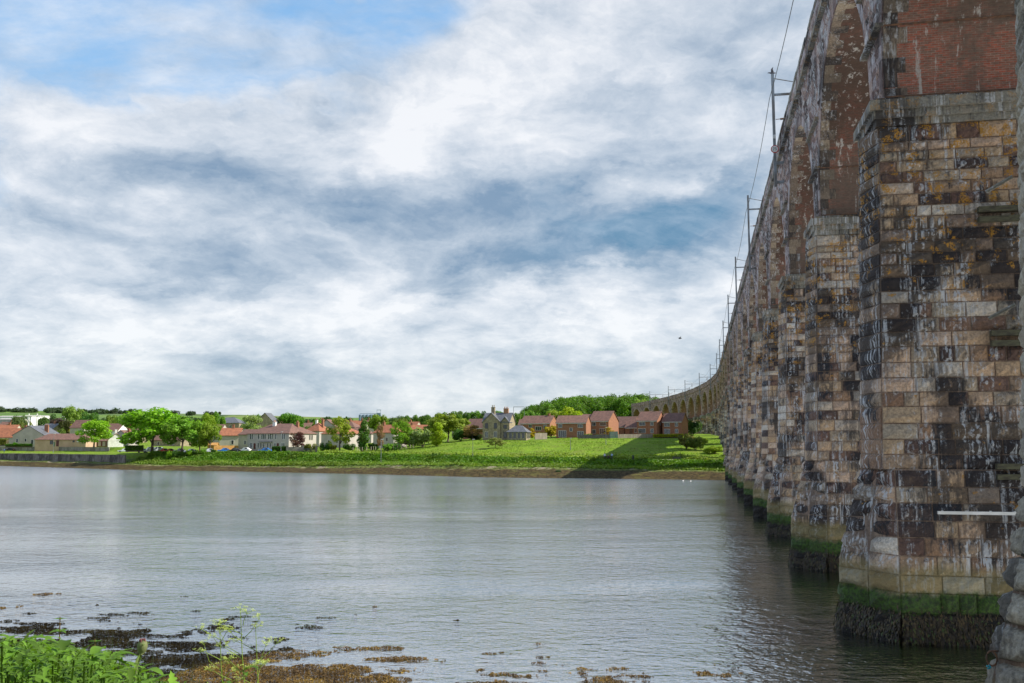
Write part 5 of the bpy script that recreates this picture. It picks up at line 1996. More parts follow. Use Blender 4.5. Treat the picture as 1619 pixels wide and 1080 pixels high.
hedge('dark clipped hedge beside the blue car in front of the white pair', (431, 713), (453, 713), 315, 1.3, 1.2, G_DARK)
hedge('yellow-green low hedge under the rightmost brick houses', (1033, 691), (1080, 690), 325, .7, .8, (.32, .33, .015, 1))
hedge('dark green clipped hedge on the lawn left of the largest tree', (199, 712), (226, 712), 330, 1.5, 1.8, (.06, .15, .015, 1))
hedge('clipped garden hedge in front of the white gable house', (9, 705.5), (51, 705.5), 414, .9, 1.0, (.06, .16, .015, 1))
hedge('large squared yellowish hedge at the left edge', (-8, 703), (12, 703), 418, 2.4, 2.4, (.17, .19, .03, 1))
tree(24, 698, 704.5, 7, 413, 'bush', (.07, .20, .012, 1), 'ball-shaped clipped bush in front of the white gable house', kind='bush', ground=False)
for (px, lb) in ((492, 'dark garden shrub right of the purple-leaved tree'), (483, 'lighter garden shrub just right of the purple-leaved tree'), (515, 'dark garden shrub at the foot of the pale house'), (525, 'green garden shrub left of the birch trunk'), (552, 'round green shrub between birch and dark upright tree'), (613, 'green shrub under the sunlit white house'), (624, 'olive shrub right of the one under the sunlit white house'), (590, 'brownish shrub left of the sunlit white house')):
    tree(px, 699 - (px % 3), 711, 15, 312 + px % 9, 'bush', random.Random(px).choice([G_DARK, G_MID, G_OLIVE]), lb, kind='bush')
for (px, lb) in ((300, 'small shrub at the feet of the slim green tree'), (309, 'second small shrub right of the one by the slim green tree'), (321, 'small clipped shrub left of the rounded tree trunk'), (337, 'small clipped shrub right of the rounded tree trunk'), (277, 'small dark shrub in front of the maroon car'), (268, 'small bright shrub in front of the orange car')):
    tree(px, 709, 714.5, 8, 322, 'bush', random.Random(px).choice([G_DARK, G_MID, G_BRIGHT]), lb, kind='bush')

# garden wall pieces in front of the white pair
st_ = thing('garden_gate_wall', at(454, 715, 314), 0, 'rough stone garden wall with gate posts right of the dark hedge', 'wall')
mb = MB()
mb.box(0, 5.0, -.2, .2, -.4, 1.7, 0, .4)
mb.ob('wall_panel', M_WALLST, st_)
for xx in (0, 5.1, 9.6):
    mb = MB()
    mb.box(xx - .3, xx + .3, -.3, .3, -.4, 2.0, 0, .8)
    mb.box(xx - .36, xx + .36, -.36, .36, 2.0, 2.15, 0, .8)
    mb.ob('gate_post', M_WALLST, st_)
mb = MB()
for k in range(20):
    mb.box(5.5 + k * .19, 5.55 + k * .19, -.03, .03, -.2, 1.2)
mb.box(5.4, 9.3, -.03, .03, 1.0, 1.06)
mb.ob('railing', M_STEEL, st_)


# ---------------------------------------------------------------- lamps, floodlights, cars, people
def lamp(px, pt, pb_, Y, label):
    a = at(px, pb_, Y)
    tt_ = at(px, pt, Y)
    g = Hf(a[0], Y)
    h = tt_[2] - g
    e = thing('street_lamp', (a[0], Y, g), 0, label, 'street lamp', 'lamp posts of the riverside path')
    mb = MB()
    mb.tube([(0, 0, -.3), (0, 0, 1.2), (0, 0, 1.21), (0, 0, h)], [.11, .11, .07, .05], 8)
    mb.ob('pole', M_STEEL, e)
    mb = MB()
    mb.box(-.1, .55, -.12, .12, h - .02, h + .12)
    mb.ob('lamp_head', M_WHITE, e)


lamp(84, 686, 715, 385, 'grey lamp post on the lawn in front of the peach-coloured building')
lamp(444, 683, 714, 314, 'white-headed lamp post in front of the white pair of houses')
lamp(602.5, 695, 718, 275, 'slim lamp post on the path left of the fresh green tree')
lamp(747.5, 695, 721, 262, 'slim lamp post on the meadow below the orange-brown tree')
lamp(902, 693, 713, 285, 'faint lamp post on the slope below the wide brick house')
lamp(958, 676, 702, 300, 'thin lamp post on the footpath right of the middle brick house')
for (px, pt, Y, lb) in ((46, 654, 480, 'leftmost white football floodlight mast'), (59, 654, 480, 'second white floodlight mast from the left'), (103, 656, 640, 'third, slimmer floodlight mast behind the dark purple-leaved tree'), (116, 656.5, 560, 'rightmost floodlight mast in front of the pale tall tree')):
    a = at(px, pt, Y)
    g = Hf(a[0], Y)
    h = a[2] - g
    e = thing('floodlight_mast', (a[0], Y, g), .3, lb, 'floodlight mast', 'floodlights of the football ground')
    mb = MB()
    mb.tube([(0, 0, -.3), (0, 0, h * .6), (0, 0, h)], [.42, .36, .26], 8)
    mb.ob('pole', M_WHITE, e)
    mb = MB()
    mb.box(-1.6, 1.6, -.12, .12, h - 1.5, h - 1.2)
    mb.ob('cross_arm', M_WHITE, e)
    for xx in (-1.3, -.4, .4, 1.3):
        mb = MB()
        mb.box(xx - .3, xx + .3, -.45, -.1, h - 1.2, h - .7)
        mb.ob('floodlight', M_WHITE, e)


def car(px, pb_, Y, rz, pt_, label, van=False):
    a = at(px, pb_, Y)
    g = Hf(a[0], Y)
    e = thing('parked_car', (a[0], Y, g + .02), rz, label, 'car', 'cars parked by the river road')
    L, W_ = (4.2, 1.75) if not van else (4.9, 1.95)
    hb, ht = (.80, 1.42) if not van else (1.0, 2.0)
    prof = [(-L / 2, .32), (-L / 2 + .02, .62), (-L / 2 + .25, hb * .93), (-L * .22, hb), (-L * .06, ht * .985), (L * .2, ht), (L * .38, ht * .93 if van else hb * 1.15), (L / 2 - .05, hb * .98), (L / 2, .55), (L / 2 - .04, .3)]
    V = []
    for yy, k in ((-W_ / 2, 1), (W_ / 2, 1)):
        for (x_, z_) in prof:
            ins = 0 if z_ <= hb * 1.0 else .17
            V.append((x_, yy * (1 - ins / (W_ / 2)), z_))
    n = len(prof)
    F = [tuple(range(n)), tuple(range(2 * n - 1, n - 1, -1))]
    for i in range(n):
        F.append((i, n + i, n + (i + 1) % n, (i + 1) % n))
    mb = MB()
    mb.add(V, F)
    o = mb.ob('body', pt_, e)
    bv = o.modifiers.new('bevel', 'BEVEL')
    bv.width = .06
    bv.segments = 2
    mb = MB()
    for sg in (-1, 1):
        yy = sg * (W_ / 2 - .08)
        V = [(-L * .19, yy + sg * .03, hb + .04), (L * .33, yy + sg * .03, hb + .04), (L * .22, yy - sg * .07, ht - .09), (-L * .055, yy - sg * .07, ht - .09)]
        mb.add(V, [(0, 1, 2, 3)])
    mb.ob('side_windows', M_GLASS, e)
    for sx in (-L * .31, L * .30):
        for sg in (-1, 1):
            mb = MB()
            mb.tube([(sx, sg * (W_ / 2 - .2), .31), (sx, sg * (W_ / 2 + .01), .31)], .31, 12)
            w_ = mb.ob('wheel', M_TYRE, e)
            mb = MB()
            mb.tube([(sx, sg * (W_ / 2 + .011), .31), (sx, sg * (W_ / 2 + .02), .31)], .19, 10)
            mb.ob('hubcap', M_STEEL, w_)
    mb = MB()
    for sg in (-1, 1):
        mb.box(-L / 2 - .02, -L / 2 + .04, sg * .62 - .16, sg * .62 + .16, .58, .72)
    mb.ob('headlights', M_WHITE, e)
    mb = MB()
    for sg in (-1, 1):
        mb.box(L / 2 - .06, L / 2 + .015, sg * .68 - .12, sg * .68 + .12, .62, .8)
    mb.ob('tail_lights', paint('tail_red', (.4, .02, .02)), e)


P_BLUE = paint('car_blue', (.02, .16, .50))
P_BLACK = paint('car_black', (.012, .012, .015))
P_SILV = paint('car_silver', (.45, .50, .55))
P_WHITE = paint('car_white', (.75, .77, .78))
P_MAR = paint('car_maroon', (.16, .02, .025))
P_OR = paint('car_orange', (.45, .14, .05))
P_NAVY = paint('car_steel_blue', (.10, .22, .33))
car(354, 716, 327, .25, P_BLUE, 'bright blue hatchback left of the black car on the river road')
car(370, 716, 325, .1, P_BLACK, 'black car at the right end of the parked row')
car(419, 713.5, 317, -.1, P_BLUE, 'blue car parked in front of the white pair of houses')
car(301, 711, 326, .2, P_WHITE, 'white saloon between the leaning tree and the slim tree')
car(330, 712, 324, .4, P_SILV, 'silver car half hidden behind the rounded tree')
car(226, 708.5, 345, .5, P_NAVY, 'steel blue car at the left end of the parked row')
car(236, 708.5, 343, .5, P_WHITE, 'white van-like car right of the steel blue one', van=True)
car(248, 709, 341, .5, P_SILV, 'silver van under the largest tree', van=True)
car(259, 709.5, 338, .4, P_MAR, 'maroon car under the right side of the largest tree')
car(268, 711, 334, .3, P_OR, 'orange-red car beside the maroon one')
car(284, 709, 335, .4, P_WHITE, 'white car mostly behind the leaning tree trunk')
car(16, 703, 424, 0, P_BLACK, 'dark car in the yard left of the white gable house')
car(196, 706, 360, .3, P_SILV, 'silver car left of the clipped lawn hedge')
car(388, 708, 325, -.3, P_WHITE, 'pale car at the left corner of the white pair of houses')


def person(px, pb_, Y, rz, top, legs, label, pose='stand'):
    a = at(px, pb_, Y)
    g = Hf(a[0], Y)
    e = thing('person', (a[0], Y, g + .02), rz, label, 'person')
    if pose == 'stand':
        J = [(0, 0, .95), (0, 0, 1.2), (0, 0, 1.42), (0, 0, 1.52), (0, -.02, 1.66), (0, 0, 1.76),
             (.2, 0, 1.40), (.27, -.02, 1.12), (.26, -.12, .88), (-.2, 0, 1.40), (-.27, 0, 1.12), (-.25, -.1, .88),
             (.10, 0, .90), (.11, -.05, .50), (.12, .03, .08), (.12, -.12, .04), (-.10, 0, .90), (-.11, .06, .50), (-.12, .12, .08), (-.12, -.02, .04)]
    else:
        J = [(0, 0, .50), (0, -.03, .75), (0, -.04, .95), (0, -.05, 1.05), (0, -.08, 1.19), (0, -.06, 1.28),
             (.2, -.04, .93), (.25, -.12, .68), (.2, -.34, .62), (-.2, -.04, .93), (-.25, -.12, .68), (-.2, -.34, .62),
             (.10, -.05, .47), (.12, -.45, .47), (.12, -.47, .08), (.12, -.60, .04), (-.10, -.05, .47), (-.12, -.45, .47), (-.12, -.47, .08), (-.12, -.60, .04)]
    Ed = [(0, 1), (1, 2), (2, 3), (3, 4), (4, 5), (2, 6), (6, 7), (7, 8), (2, 9), (9, 10), (10, 11), (0, 12), (12, 13), (13, 14), (14, 15), (0, 16), (16, 17), (17, 18), (18, 19)]
    R_ = [.15, .14, .15, .06, .10, .07, .07, .05, .035, .07, .05, .035, .10, .065, .045, .04, .10, .065, .045, .04]
    me_ = bpy.data.meshes.new('body')
    me_.from_pydata(J, Ed, [])
    o = ob('body', me_, e)
    sk = o.modifiers.new('skin', 'SKIN')
    for i, r_ in enumerate(R_):
        me_.skin_vertices[0].data[i].radius = (r_, r_)
    me_.skin_vertices[0].data[0].use_root = True
    o.modifiers.new('sub', 'SUBSURF').levels = 1
    m, t_, b_ = newmat('clothes')
    tc = t_.n.new('ShaderNodeTexCoord').outputs['Object']
    z_ = t_.sep(tc)[2]
    hz = .93 if pose == 'stand' else .52
    nk = 1.50 if pose == 'stand' else 1.05
    c_ = t_.mix(t_.sstep(z_, hz - .02, hz + .02), legs, top)
    c_ = t_.mix(t_.sstep(z_, nk - .02, nk + .02), c_, (.45, .28, .20))
    t_.l.new(c_, b_.inputs['Base Color'])
    me_.materials.append(m)
    hb_ = MB()
    hz_ = J[5][2]
    for k in range(1):
        V, F = [], []
        for i in range(5):
            for j in range(10):
                th = i / 4 * pi * .55
                V.append((.105 * sin(th) * cos(j * .6283), J[4][1] + .02 + .12 * sin(th) * sin(j * .6283), J[4][2] + .02 + .115 * cos(th)))
        for i in range(4):
            for j in range(10):
                F.append((i * 10 + j, i * 10 + (j + 1) % 10, (i + 1) * 10 + (j + 1) % 10, (i + 1) * 10 + j))
        hb_.add(V, F)
    hb_.ob('hair', M_BARK, e, smooth=True)


person(956, 727, 256, .4, (.55, .60, .72), (.02, .02, .03), 'person in a pale top standing at the left of the group on the path')
person(962, 727, 256.5, -.5, (.10, .03, .04), (.03, .03, .04), 'person in dark red sitting in the middle of the group', 'sit')
person(967.5, 727, 256, 2.6, (.30, .45, .70), (.02, .03, .06), 'person in a light blue top standing at the right of the group')
person(6.5, 714.5, 396, 1.2, (.03, .07, .25), (.03, .04, .10), 'person in blue walking on the strip of lawn at the left edge')
# bench seat under the sitter, another bench, a bin
def bench(px, pb_, Y, W_, mat, label):
    a = at(px, pb_, Y)
    g = Hf(a[0], Y)
    e = thing('park_bench', (a[0], Y, g), 0, label, 'bench')
    for k in range(3):
        mb = MB()
        mb.box(-W_ / 2, W_ / 2, -.22 + k * .15, -.10 + k * .15, .42, .46)
        mb.ob('slat', mat, e)
    for k in range(3):
        mb = MB()
        mb.box(-W_ / 2, W_ / 2, .24, .28, .52 + k * .14, .63 + k * .14)
        mb.ob('slat', mat, e)
    for sx in (-W_ / 2 + .15, W_ / 2 - .15):
        mb = MB()
        mb.box(sx - .04, sx + .04, -.2, -.12, 0, .42)
        mb.ob('leg', mat, e)
        mb = MB()
        mb.box(sx - .04, sx + .04, .2, .24, 0, .92)
        mb.ob('leg', mat, e)


bench(962, 727, 256.7, 1.5, M_DARKF, 'bench on the path with the middle person of the group on it')
bench(1070, 727.5, 250, 2.2, M_DARKF, 'empty dark bench on the path near the viaduct')
a = at(1001, 727, 254)
e = thing('litter_bin', (a[0], 254, Hf(a[0], 254)), 0, 'dark litter bin beside the riverside path right of the group of people', 'bin')
mb = MB()
mb.tube([(0, 0, 0), (0, 0, .9), (0, 0, .92)], [.26, .30, .30], 10)
mb.ob('bin_body', M_DARKF, e)
mb = MB()
mb.tube([(0, 0, 1.0), (0, 0, 1.12), (0, 0, 1.2)], [.33, .28, .1], 10)
for sx in (-.25, .25):
    mb.box(sx - .03, sx + .03, -.03, .03, .9, 1.02)
mb.ob('bin_hood', M_DARKF, e)

# path along the bank
mb = MB()
xs_ = np.arange(-20, 82, 2.0)
pts = []
for x_ in xs_:
    wl = np.interp(x_, [-20, 20, 60, 82], [31.5, 29.5, 31.5, 33])
    y_ = yshore(x_) + wl
    pts.append((x_, y_))
V, F = [], []
for (x_, y_) in pts:
    z_ = max(float(H(x_, y_)), float(H(x_, y_ + 1.8))) + .12
    V += [(x_, y_ - .2, z_), (x_, y_ + 1.9, z_ + .02), (x_, y_ - .2, z_ - .6)]
for i in range(len(pts) - 1):
    F += [(3 * i, 3 * i + 3, 3 * i + 4, 3 * i + 1), (3 * i + 2, 3 * i + 5, 3 * i + 3, 3 * i)]
tag(ob('path', mesh('path', V, F, flat('gravel_path', (.42, .38, .28), (.32, .29, .2), 1.0, .95))), kind='structure')


# birds
def bird(loc, rz, label, mat, wings=True, s=1.0, name='bird'):
    e = thing(name, loc, rz, label, 'bird')
    mb = MB()
    mb.tube([(-.30 * s, 0, .02 * s), (-.16 * s, 0, .05 * s), (0, 0, .06 * s), (.15 * s, 0, .09 * s), (.24 * s, 0, .12 * s), (.30 * s, 0, .115 * s), (.36 * s, 0, .10 * s)], [.008 * s, .05 * s, .085 * s, .06 * s, .045 * s, .03 * s, .004 * s], 8)
    mb.ob('body', mat, e, smooth=True)
    if wings:
        for sg in (-1, 1):
            mb = MB()
            V = [(.10 * s, 0, .10 * s), (-.12 * s, 0, .09 * s), (-.06 * s, sg * .26 * s, .26 * s), (.07 * s, sg * .26 * s, .27 * s), (-.12 * s, sg * .55 * s, .30 * s)]
            mb.add(V + [(a, b, c + .015 * s) for a, b, c in V], [(0, 1, 2, 3), (3, 2, 4), (5, 8, 7, 6), (8, 9, 7), (0, 3, 8, 5), (1, 6, 7, 2), (3, 4, 9, 8), (2, 7, 9, 4)])
            mb.ob('wing', mat, e)
    return e


x, y, al, dz = frame(2 * BAY)
M_GULL = flat('gull_grey', (.20, .20, .22), (.12, .12, .14), 3, .7)
bird((x + 1.72 * cos(al), y - 1.72 * sin(al), 41.95), 2.8, 'dark bird with raised wings on top of the mast with the speed sign', M_GULL, s=1.25)
bird(at(1075, 536, 150), .3, 'tiny dark bird flying in the sky left of the viaduct', M_WIRE, s=1.1)


def swan(px, py, Y, label):
    a = at(px, py, Y)
    e = thing('gull', (a[0], Y, 0), .4, label, 'gull', 'gulls floating near the far shore')
    e.scale = (.36, .36, .36)
    mb = MB()
    mb.tube([(-.55, 0, .22), (-.35, 0, .16), (0, 0, .14), (.3, 0, .16), (.42, 0, .3), (.36, 0, .55), (.42, 0, .72), (.5, 0, .74), (.62, 0, .68)], [.02, .16, .24, .16, .07, .045, .045, .06, .012], 8)
    mb.ob('body', M_WHITE, e, smooth=True)
    mb = MB()
    mb.tube([(.5, 0, .74), (.56, 0, .71), (.66, 0, .66)], [.03, .03, .008], 6)
    mb.ob('beak', paint('beak_orange', (.5, .2, .03)), e)


swan(1080, 758.5, 210, 'left one of two white gulls floating by the far shore')
swan(1092, 759, 208, 'right one of two white gulls floating by the far shore')

# rusty wreck patches: low red brick ruin at the bank
a = at(835, 727, 257)
e = thing('brick_outfall', (a[0], 257, 3.0), -.3, 'low red brick outfall half buried in the bank below the stone house', 'outfall')
mb = MB()
mb.box(-1.2, 1.2, -.4, 1.5, -.5, 1.0)
mb.ob('headwall', M_OBRICK, e)
mb = MB()
mb.box(-1.35, 1.35, -.5, 1.5, 1.0, 1.12)
mb.ob('capstone', M_WALLST, e)
a = at(883, 750, 236)
e = thing('mooring_post', (a[0], 236, .3), 0, 'weedy dark timber stump standing on the mud below the wide brick house', 'post')
mb = MB()
mb.box(-.5, .5, -.4, .4, -.5, 1.2)
mb.ob('timber', flat('weedy_timber', (.03, .06, .015), (.015, .02, .01), 3, .9), e)
mb = MB()
mb.box(-.58, .58, -.48, .48, .9, 1.28)
mb.ob('weed_cap', flat('green_weed', (.03, .10, .012), (.015, .04, .01), 4, .9), e)

# ---------------------------------------------------------------- the near bank
def near_h(x, y):
    x = np.asarray(x, float)
    y = np.asarray(y, float)
    base = np.interp(y, [-30, 0, 3, 8, 14, 22, 29, 33, 42, 60], [7.0, 6.2, 5.9, 4.9, 3.3, 1.3, .15, -.15, -.35, -2])
    r = np.interp(x, [-60, -6, 2, 8, 12, 40], [0, 0, -.25, -1.2, -5.5, -7.5])
    return base + r + .18 * (vnoise(x, y, 2.1) - .5)


nx_ = np.linspace(-70, 40, 111)
ny_ = np.linspace(-30, 60, 91)
NX, NY = np.meshgrid(nx_, ny_)
NZ = near_h(NX, NY)
V = np.stack([NX, NY, NZ], -1).reshape(-1, 3)
ii = np.arange(NX.size).reshape(NX.shape)
F = np.stack([ii[:-1, :-1], ii[:-1, 1:], ii[1:, 1:], ii[1:, :-1]], -1).reshape(-1, 4)
o = ob('near_bank', mesh('near_bank', V, F, flat('near_bank_soil', (.07, .055, .025), (.035, .03, .015), 2.5, .95, bump=.5), smooth=True))
tag(o, kind='structure')


# floating wrack: thousands of little fronds in clumps
def seaweed():
    rg = np.random.default_rng(77)
    n = 520000
    # pixel-free layout: band along the near shore, denser to the left
    x = rg.uniform(-27, 8, n)
    y = rg.uniform(29, 52, n)
    edge = np.interp(x, [-27, -18, -12, -9, -6, -4, -1, 3, 8], [43.0, 42.5, 41.0, 39.4, 37.8, 36.4, 34.6, 33.7, 33.0])
    dn = vnoise(x * .55, y * 1.3, 1.1, 1) * .5 + vnoise(x * .6, y * 1.4, .42, 5) * .34 + vnoise(x, y, .16, 8) * .16
    thr = .475 + .050 * (y - edge + 2.6)
    thr = np.where(y > edge + 1.5, .70 + .014 * (y - edge), thr)
    thr = thr + np.interp(x, [-27, -14, -10, 0, 8], [-.04, .02, -.02, .02, .10])
    k = dn > thr
    x, y, dn = x[k], y[k], dn[k]
    thr = thr[k]
    n = len(x)
    lift = np.clip((dn - thr) * .5, 0, .07)
    ctr = np.stack([x, y, np.maximum(near_h(x, y), 0) + .004 + lift * rg.uniform(.2, 1, n)], 1)
    nr = rg.normal(size=(n, 3)) * np.array((1, 1, .5)) + np.array((0, 0, 1.2))
    nr /= np.linalg.norm(nr, axis=1)[:, None]
    u = np.cross(nr, rg.normal(size=(n, 3)))
    u /= np.linalg.norm(u, axis=1)[:, None]
    v = np.cross(nr, u)
    s = (.045 * rg.uniform(.4, 1.5, n))[:, None]
    V = np.stack([ctr - u * s, ctr - v * s * .30, ctr + u * s + nr * s * .3, ctr + v * s * .30], 1).reshape(-1, 3)
    V[:, 2] = np.maximum(V[:, 2], .004)
    tone = np.clip(vnoise(x, y, .5, 3) * .6 + rg.uniform(0, .45, n), 0, 1)
    m, t_, b_ = newmat('bladder_wrack')
    t_.l.new(t_.ramp(t_.attr('tone'), [(0, (.030, .016, .005)), (.4, (.09, .052, .014)), (.75, (.17, .105, .022)), (1, (.30, .20, .035))]), b_.inputs['Base Color'])
    b_.inputs['Roughness'].default_value = .7
    b_.inputs['Specular IOR Level'].default_value = .2
    o = ob('floating_seaweed', quads_mesh('floating_seaweed', V, n, m, tone))
    tag(o, 'brown bladder wrack floating in ragged mats along the near shore', 'seaweed', kind='stuff')
    print('seaweed', n)


seaweed()


# leafy plants on the near bank
def leaf_geo(mb, base, dirv, L, W_, droop, lob=0, tone=.5, rg=random):
    """a leaf as a bent strip with pointed or lobed outline"""
    d_ = np.array(dirv, float)
    d_ /= np.linalg.norm(d_)
    side = np.cross(d_, (0, 0, 1.0))
    side /= (np.linalg.norm(side) + 1e-9)
    up = np.cross(side, d_)
    n = 7 if not lob else 11
    V, F = [], []
    for i in range(n + 1):
        f = i / n
        wv = sin(pi * min(1, f * .92 + .08)) ** .8 * (1 - f * .35)
        if lob:
            wv *= (1.0 if i % 2 else .50)
        if i == n:
            wv = 0.02
        c = np.array(base) + d_ * L * f + np.array((0, 0, -droop * L * f * f)) + up * 0
        hw = W_ / 2 * wv
        V.append(c - side * hw + up * hw * .35)
        V.append(c)
        V.append(c + side * hw + up * hw * .35)
    for i in range(n):
        a_ = 3 * i
        F += [(a_, a_ + 1, a_ + 4, a_ + 3), (a_ + 1, a_ + 2, a_ + 5, a_ + 4)]
    mb.add(V, F, 0, tone)


def weeds():
    rg = random.Random(5)
    mb = MB()
    for k in range(6500):
        y = rg.uniform(3.6, 8.5)
        px = rg.triangular(-120, 420, 60)
        x = (px - 809.5) / 1500 * y
        top_py = np.interp(px, [-120, 0, 60, 120, 200, 250, 300, 420], [998, 1010, 1012, 1024, 1036, 1064, 1094, 1120]) + rg.uniform(0, 110)
        z = at(px, top_py, y)[2]
        g = float(near_h(x, y))
        if z < g + .05:
            z = g + rg.uniform(.05, .4)
        big = rg.random() < .16
        L = rg.uniform(.09, .15) if big else rg.uniform(.03, .075)
        q = rg.uniform(0, 2 * pi)
        el_ = rg.uniform(-.1, .9)
        leaf_geo(mb, (x, y, z), (cos(q) * cos(el_), sin(q) * cos(el_), sin(el_)), L, L * rg.uniform(.22, .48), rg.uniform(.2, .8), lob=rg.random() < .6, tone=rg.betavariate(1.1, 1.4))
        if k % 9 == 0:
            mb.tube([(x + rg.uniform(-.1, .1), y, g), (x, y, z)], .004, 4, tone=.6)
    for k in range(700):      # grass blades
        y = rg.uniform(4, 9)
        px = rg.uniform(-60, 330)
        x = (px - 809.5) / 1500 * y
        g = float(near_h(x, y))
        tz = at(px, rg.uniform(990, 1060) if px < 230 else rg.uniform(1040, 1090), y)[2]
        bx, by = rg.uniform(-.15, .15), rg.uniform(-.1, .1)
        w_ = rg.uniform(.0018, .0045)
        V, F = [], []
        for i in range(6):
            f = i / 5
            V += [(x + bx * f * f - w_ * (1 - f), y + by * f, g + (tz - g) * f), (x + bx * f * f + w_ * (1 - f), y + by * f, g + (tz - g) * f)]
        for i in range(5):
            F.append((2 * i, 2 * i + 1, 2 * i + 3, 2 * i + 2))
        mb.add(V, F, 0, rg.uniform(.5, 1))
    o = mb.ob('riverside_weeds', M_LEAF, smooth=True)
    o.color = (.10, .205, .022, 1)
    tag(o, 'tangle of fresh green lobed leaves and grass on the near bank', 'weeds', kind='stuff')


weeds()


def nettle(px, ptop, Y, label, sc=1.0):
    tp = at(px, ptop, Y)
    g = float(near_h(tp[0], Y))
    h = tp[2] - g
    e = thing('leafy_stem', (tp[0], Y, g), 0, label, 'plant')
    mb = MB()
    mb.tube([(0, 0, -.05), (.02, 0, h * .5), (0, 0, h)], [.008, .006, .003], 6)
    o = mb.ob('stem', M_LEAF, e)
    o.color = (.16, .10, .05, 1)
    rg = random.Random(int(px))
    for lv in range(6):
        z_ = h - .02 - lv * .075 * sc
        for k in range(4 if lv else 3):
            q = k * pi / 2 + lv * .8 + .2
            L = (.05 + .028 * lv) * sc
            mb = MB()
            leaf_geo(mb, (0, 0, z_), (cos(q), sin(q), .5 - .12 * lv), L, L * .48, .35, tone=rg.uniform(.3, .75))
            o = mb.ob('leaf', M_LEAF, e, smooth=True)
            o.color = (.075, .19, .022, 1) if lv < 3 else (.10, .22, .02, 1)
    return e


nettle(95, 975, 6.2, 'tall upright stem with pointed leaves above the weeds at lower left')
nettle(68, 1012, 5.4, 'shorter leafy stem left of the tall one in the weeds', .9)
nettle(150, 1010, 5.8, 'leafy stem between the tall one and the fat bud', .9)


def hogweed():
    tp = at(225, 1012, 5.6)
    g = float(near_h(tp[0], 5.6))
    h = tp[2] - g
    e = thing('hogweed', (tp[0], 5.6, g), 0, 'hogweed stem with one fat unopened pinkish bud above the near weeds', 'plant')
    mb = MB()
    mb.tube([(-.12, 0, -.05), (-.05, 0, h * .6), (-.028, 0, h - .15), (-.005, 0, h - .075)], [.012, .011, .010, .009], 8)
    o = mb.ob('stem', M_LEAF, e, smooth=True)
    o.color = (.20, .27, .10, 1)
    mb = MB()
    mb.tube([(-.005, 0, h - .08), (0, 0, h - .062), (.002, 0, h - .035), (.003, 0, h - .012), (.003, 0, h)], [.009, .024, .030, .025, .014], 12)
    o = mb.ob('bud', M_LEAF, e, smooth=True)
    o.color = (.22, .26, .12, 1)
    mb = MB()
    rg = random.Random(4)
    for k in range(40):
        a_, r_ = rg.uniform(0, 2 * pi), rg.uniform(0, .02)
        x_, y_, z_ = .003 + r_ * cos(a_), r_ * sin(a_), h + .004 * rg.random()
        mb.tube([(x_, y_, z_ - .01), (x_, y_, z_ + .004)], [.004, .003], 5)
    o = mb.ob('flower_head', M_LEAF, e)
    o.color = (.30, .12, .13, 1)
    for q, L in ((.3, .045), (2.4, .05), (3.6, .04), (5.3, .045), (1.4, .035)):
        mb = MB()
        leaf_geo(mb, (.012 * cos(q), .012 * sin(q), h - .03), (cos(q), sin(q), .9), L, L * .5, .5, lob=1, tone=.5)
        o = mb.ob('leaf', M_LEAF, e)
        o.color = (.13, .28, .02, 1)
    mb = MB()
    leaf_geo(mb, (-.03, -.01, h - .17), (.25, -.1, 1), .11, .035, .1, tone=.6)
    o = mb.ob('leaf', M_LEAF, e)
    o.color = (.22, .30, .10, 1)


hogweed()


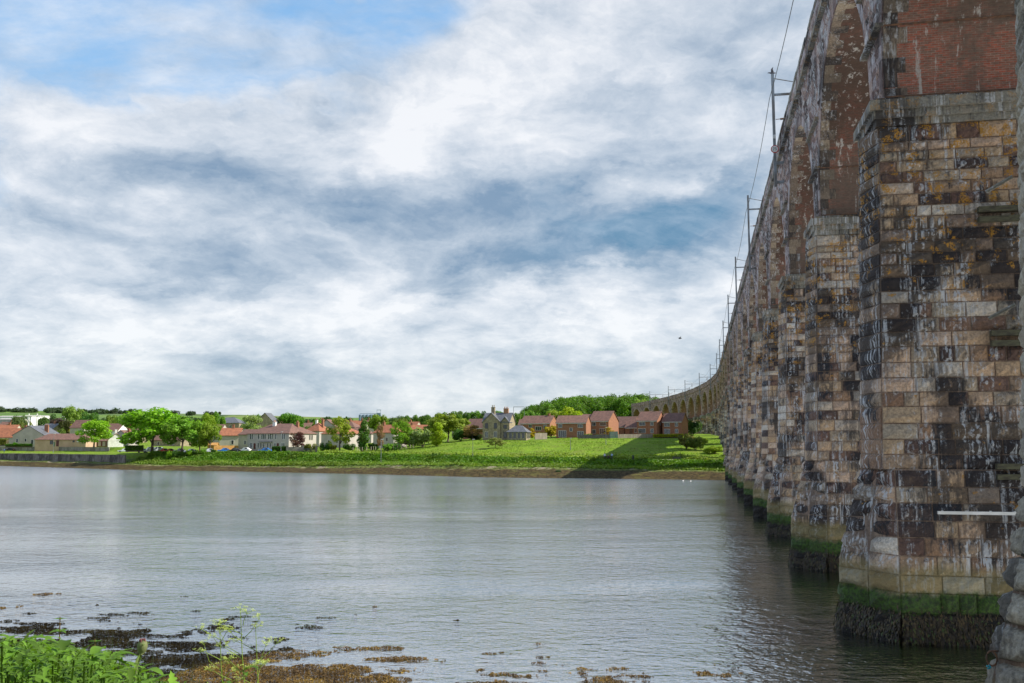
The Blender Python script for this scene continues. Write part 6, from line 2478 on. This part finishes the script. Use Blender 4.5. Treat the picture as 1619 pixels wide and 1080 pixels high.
def parsley(px, ptop, Y, label, seed, n=5):
    tp = at(px, ptop, Y)
    g = float(near_h(tp[0], Y))
    h = tp[2] - g
    e = thing('cow_parsley', (tp[0], Y, g), 0, label, 'plant', 'cow parsley flowering on the near bank')
    rg = random.Random(seed)
    mb = MB()
    fl = MB()
    heads = []
    z0 = h - .46
    mb.tube([(.05, 0, -.05), (.04, 0, z0), (.02, 0, z0 + .18), (0, 0, h)], [.005, .004, .003, .0018], 5)
    heads.append((0, 0, h))
    for k in range(n * 2):
        zz = rg.uniform(z0, h - .1)
        a_ = rg.uniform(0, 2 * pi)
        L = rg.uniform(.08, .17)
        hx = (L * cos(a_), L * .6 * sin(a_), zz + rg.uniform(.05, .16))
        mb.tube([(.02, 0, zz), (hx[0] * .6, hx[1] * .6, zz + .05), hx], [.0025, .002, .0012], 4)
        heads.append(hx)
    for (hx, hy, hz_) in heads:
        for r_ in range(rg.randint(5, 8)):
            a_ = rg.uniform(0, 2 * pi)
            rr = rg.uniform(.012, .045)
            c_ = (hx + rr * cos(a_), hy + rr * sin(a_), hz_ + rg.uniform(0, .022))
            mb.tube([(hx, hy, hz_ - .012), c_], .0009, 3, cap=False)
            for q in range(9):
                c2 = (c_[0] + rg.uniform(-.011, .011), c_[1] + rg.uniform(-.011, .011), c_[2] + rg.uniform(-.003, .006))
                s_ = .0032
                fl.add([(c2[0] - s_, c2[1], c2[2]), (c2[0], c2[1] - s_, c2[2] + .002), (c2[0] + s_, c2[1], c2[2]), (c2[0], c2[1] + s_, c2[2] - .002)], [(0, 1, 2, 3)], 0, rg.uniform(.4, .8))
    o = mb.ob('stem', M_LEAF, e)
    o.color = (.26, .36, .06, 1)
    o = fl.ob('flowers', M_LEAF, e, kind='stuff')
    o.color = (.60, .66, .42, 1)
    for k in range(7):
        mb = MB()
        a_ = rg.uniform(0, 2 * pi)
        leaf_geo(mb, (.04, 0, rg.uniform(.1, z0 + .1)), (cos(a_), sin(a_), .5), .12, .06, .4, lob=1, tone=.5)
        o = mb.ob('leaf', M_LEAF, e)
        o.color = (.12, .26, .03, 1)


parsley(380, 962, 6.0, 'taller lacy cow parsley with cream flowers right of the hogweed bud', 1, 6)
parsley(347, 983, 6.3, 'left lacy cow parsley beside the taller one', 2, 4)
parsley(404, 990, 6.2, 'right slimmer lacy cow parsley beside the taller one', 3, 3)
# big lobed leaf at the bottom edge
for (px, py_, Y, L, label) in ((272, 1056, 4.6, .13, 'large pale green lobed leaf standing at the bottom edge right of the weeds'), (330, 1074, 4.4, .12, 'broad leaf lying along the bottom edge below the cow parsley')):
    tp = at(px, py_, Y)
    g = float(near_h(tp[0], Y))
    e = thing('broad_leaf_plant', (tp[0], Y, g), 0, label, 'plant')
    h = tp[2] - g
    mb = MB()
    mb.tube([(0, 0, -.05), (.01, 0, h - L)], .005, 5)
    o = mb.ob('stem', M_LEAF, e)
    o.color = (.2, .3, .06, 1)
    for q, k in ((1.9, 1.0), (.6, .8), (2.8, .7)):
        mb = MB()
        leaf_geo(mb, (.01, 0, h - L), (.55 * cos(q), .15 * sin(q), 1.0 if k == 1 else .6), L * k, L * k * .6, .1, lob=1, tone=.75)
        o = mb.ob('leaf', M_LEAF, e, smooth=True)
        o.color = (.15, .30, .03, 1)

print('tris', sum(len(m.polygons) for m in bpy.data.meshes) * 2, 'objects', len(bpy.data.objects))
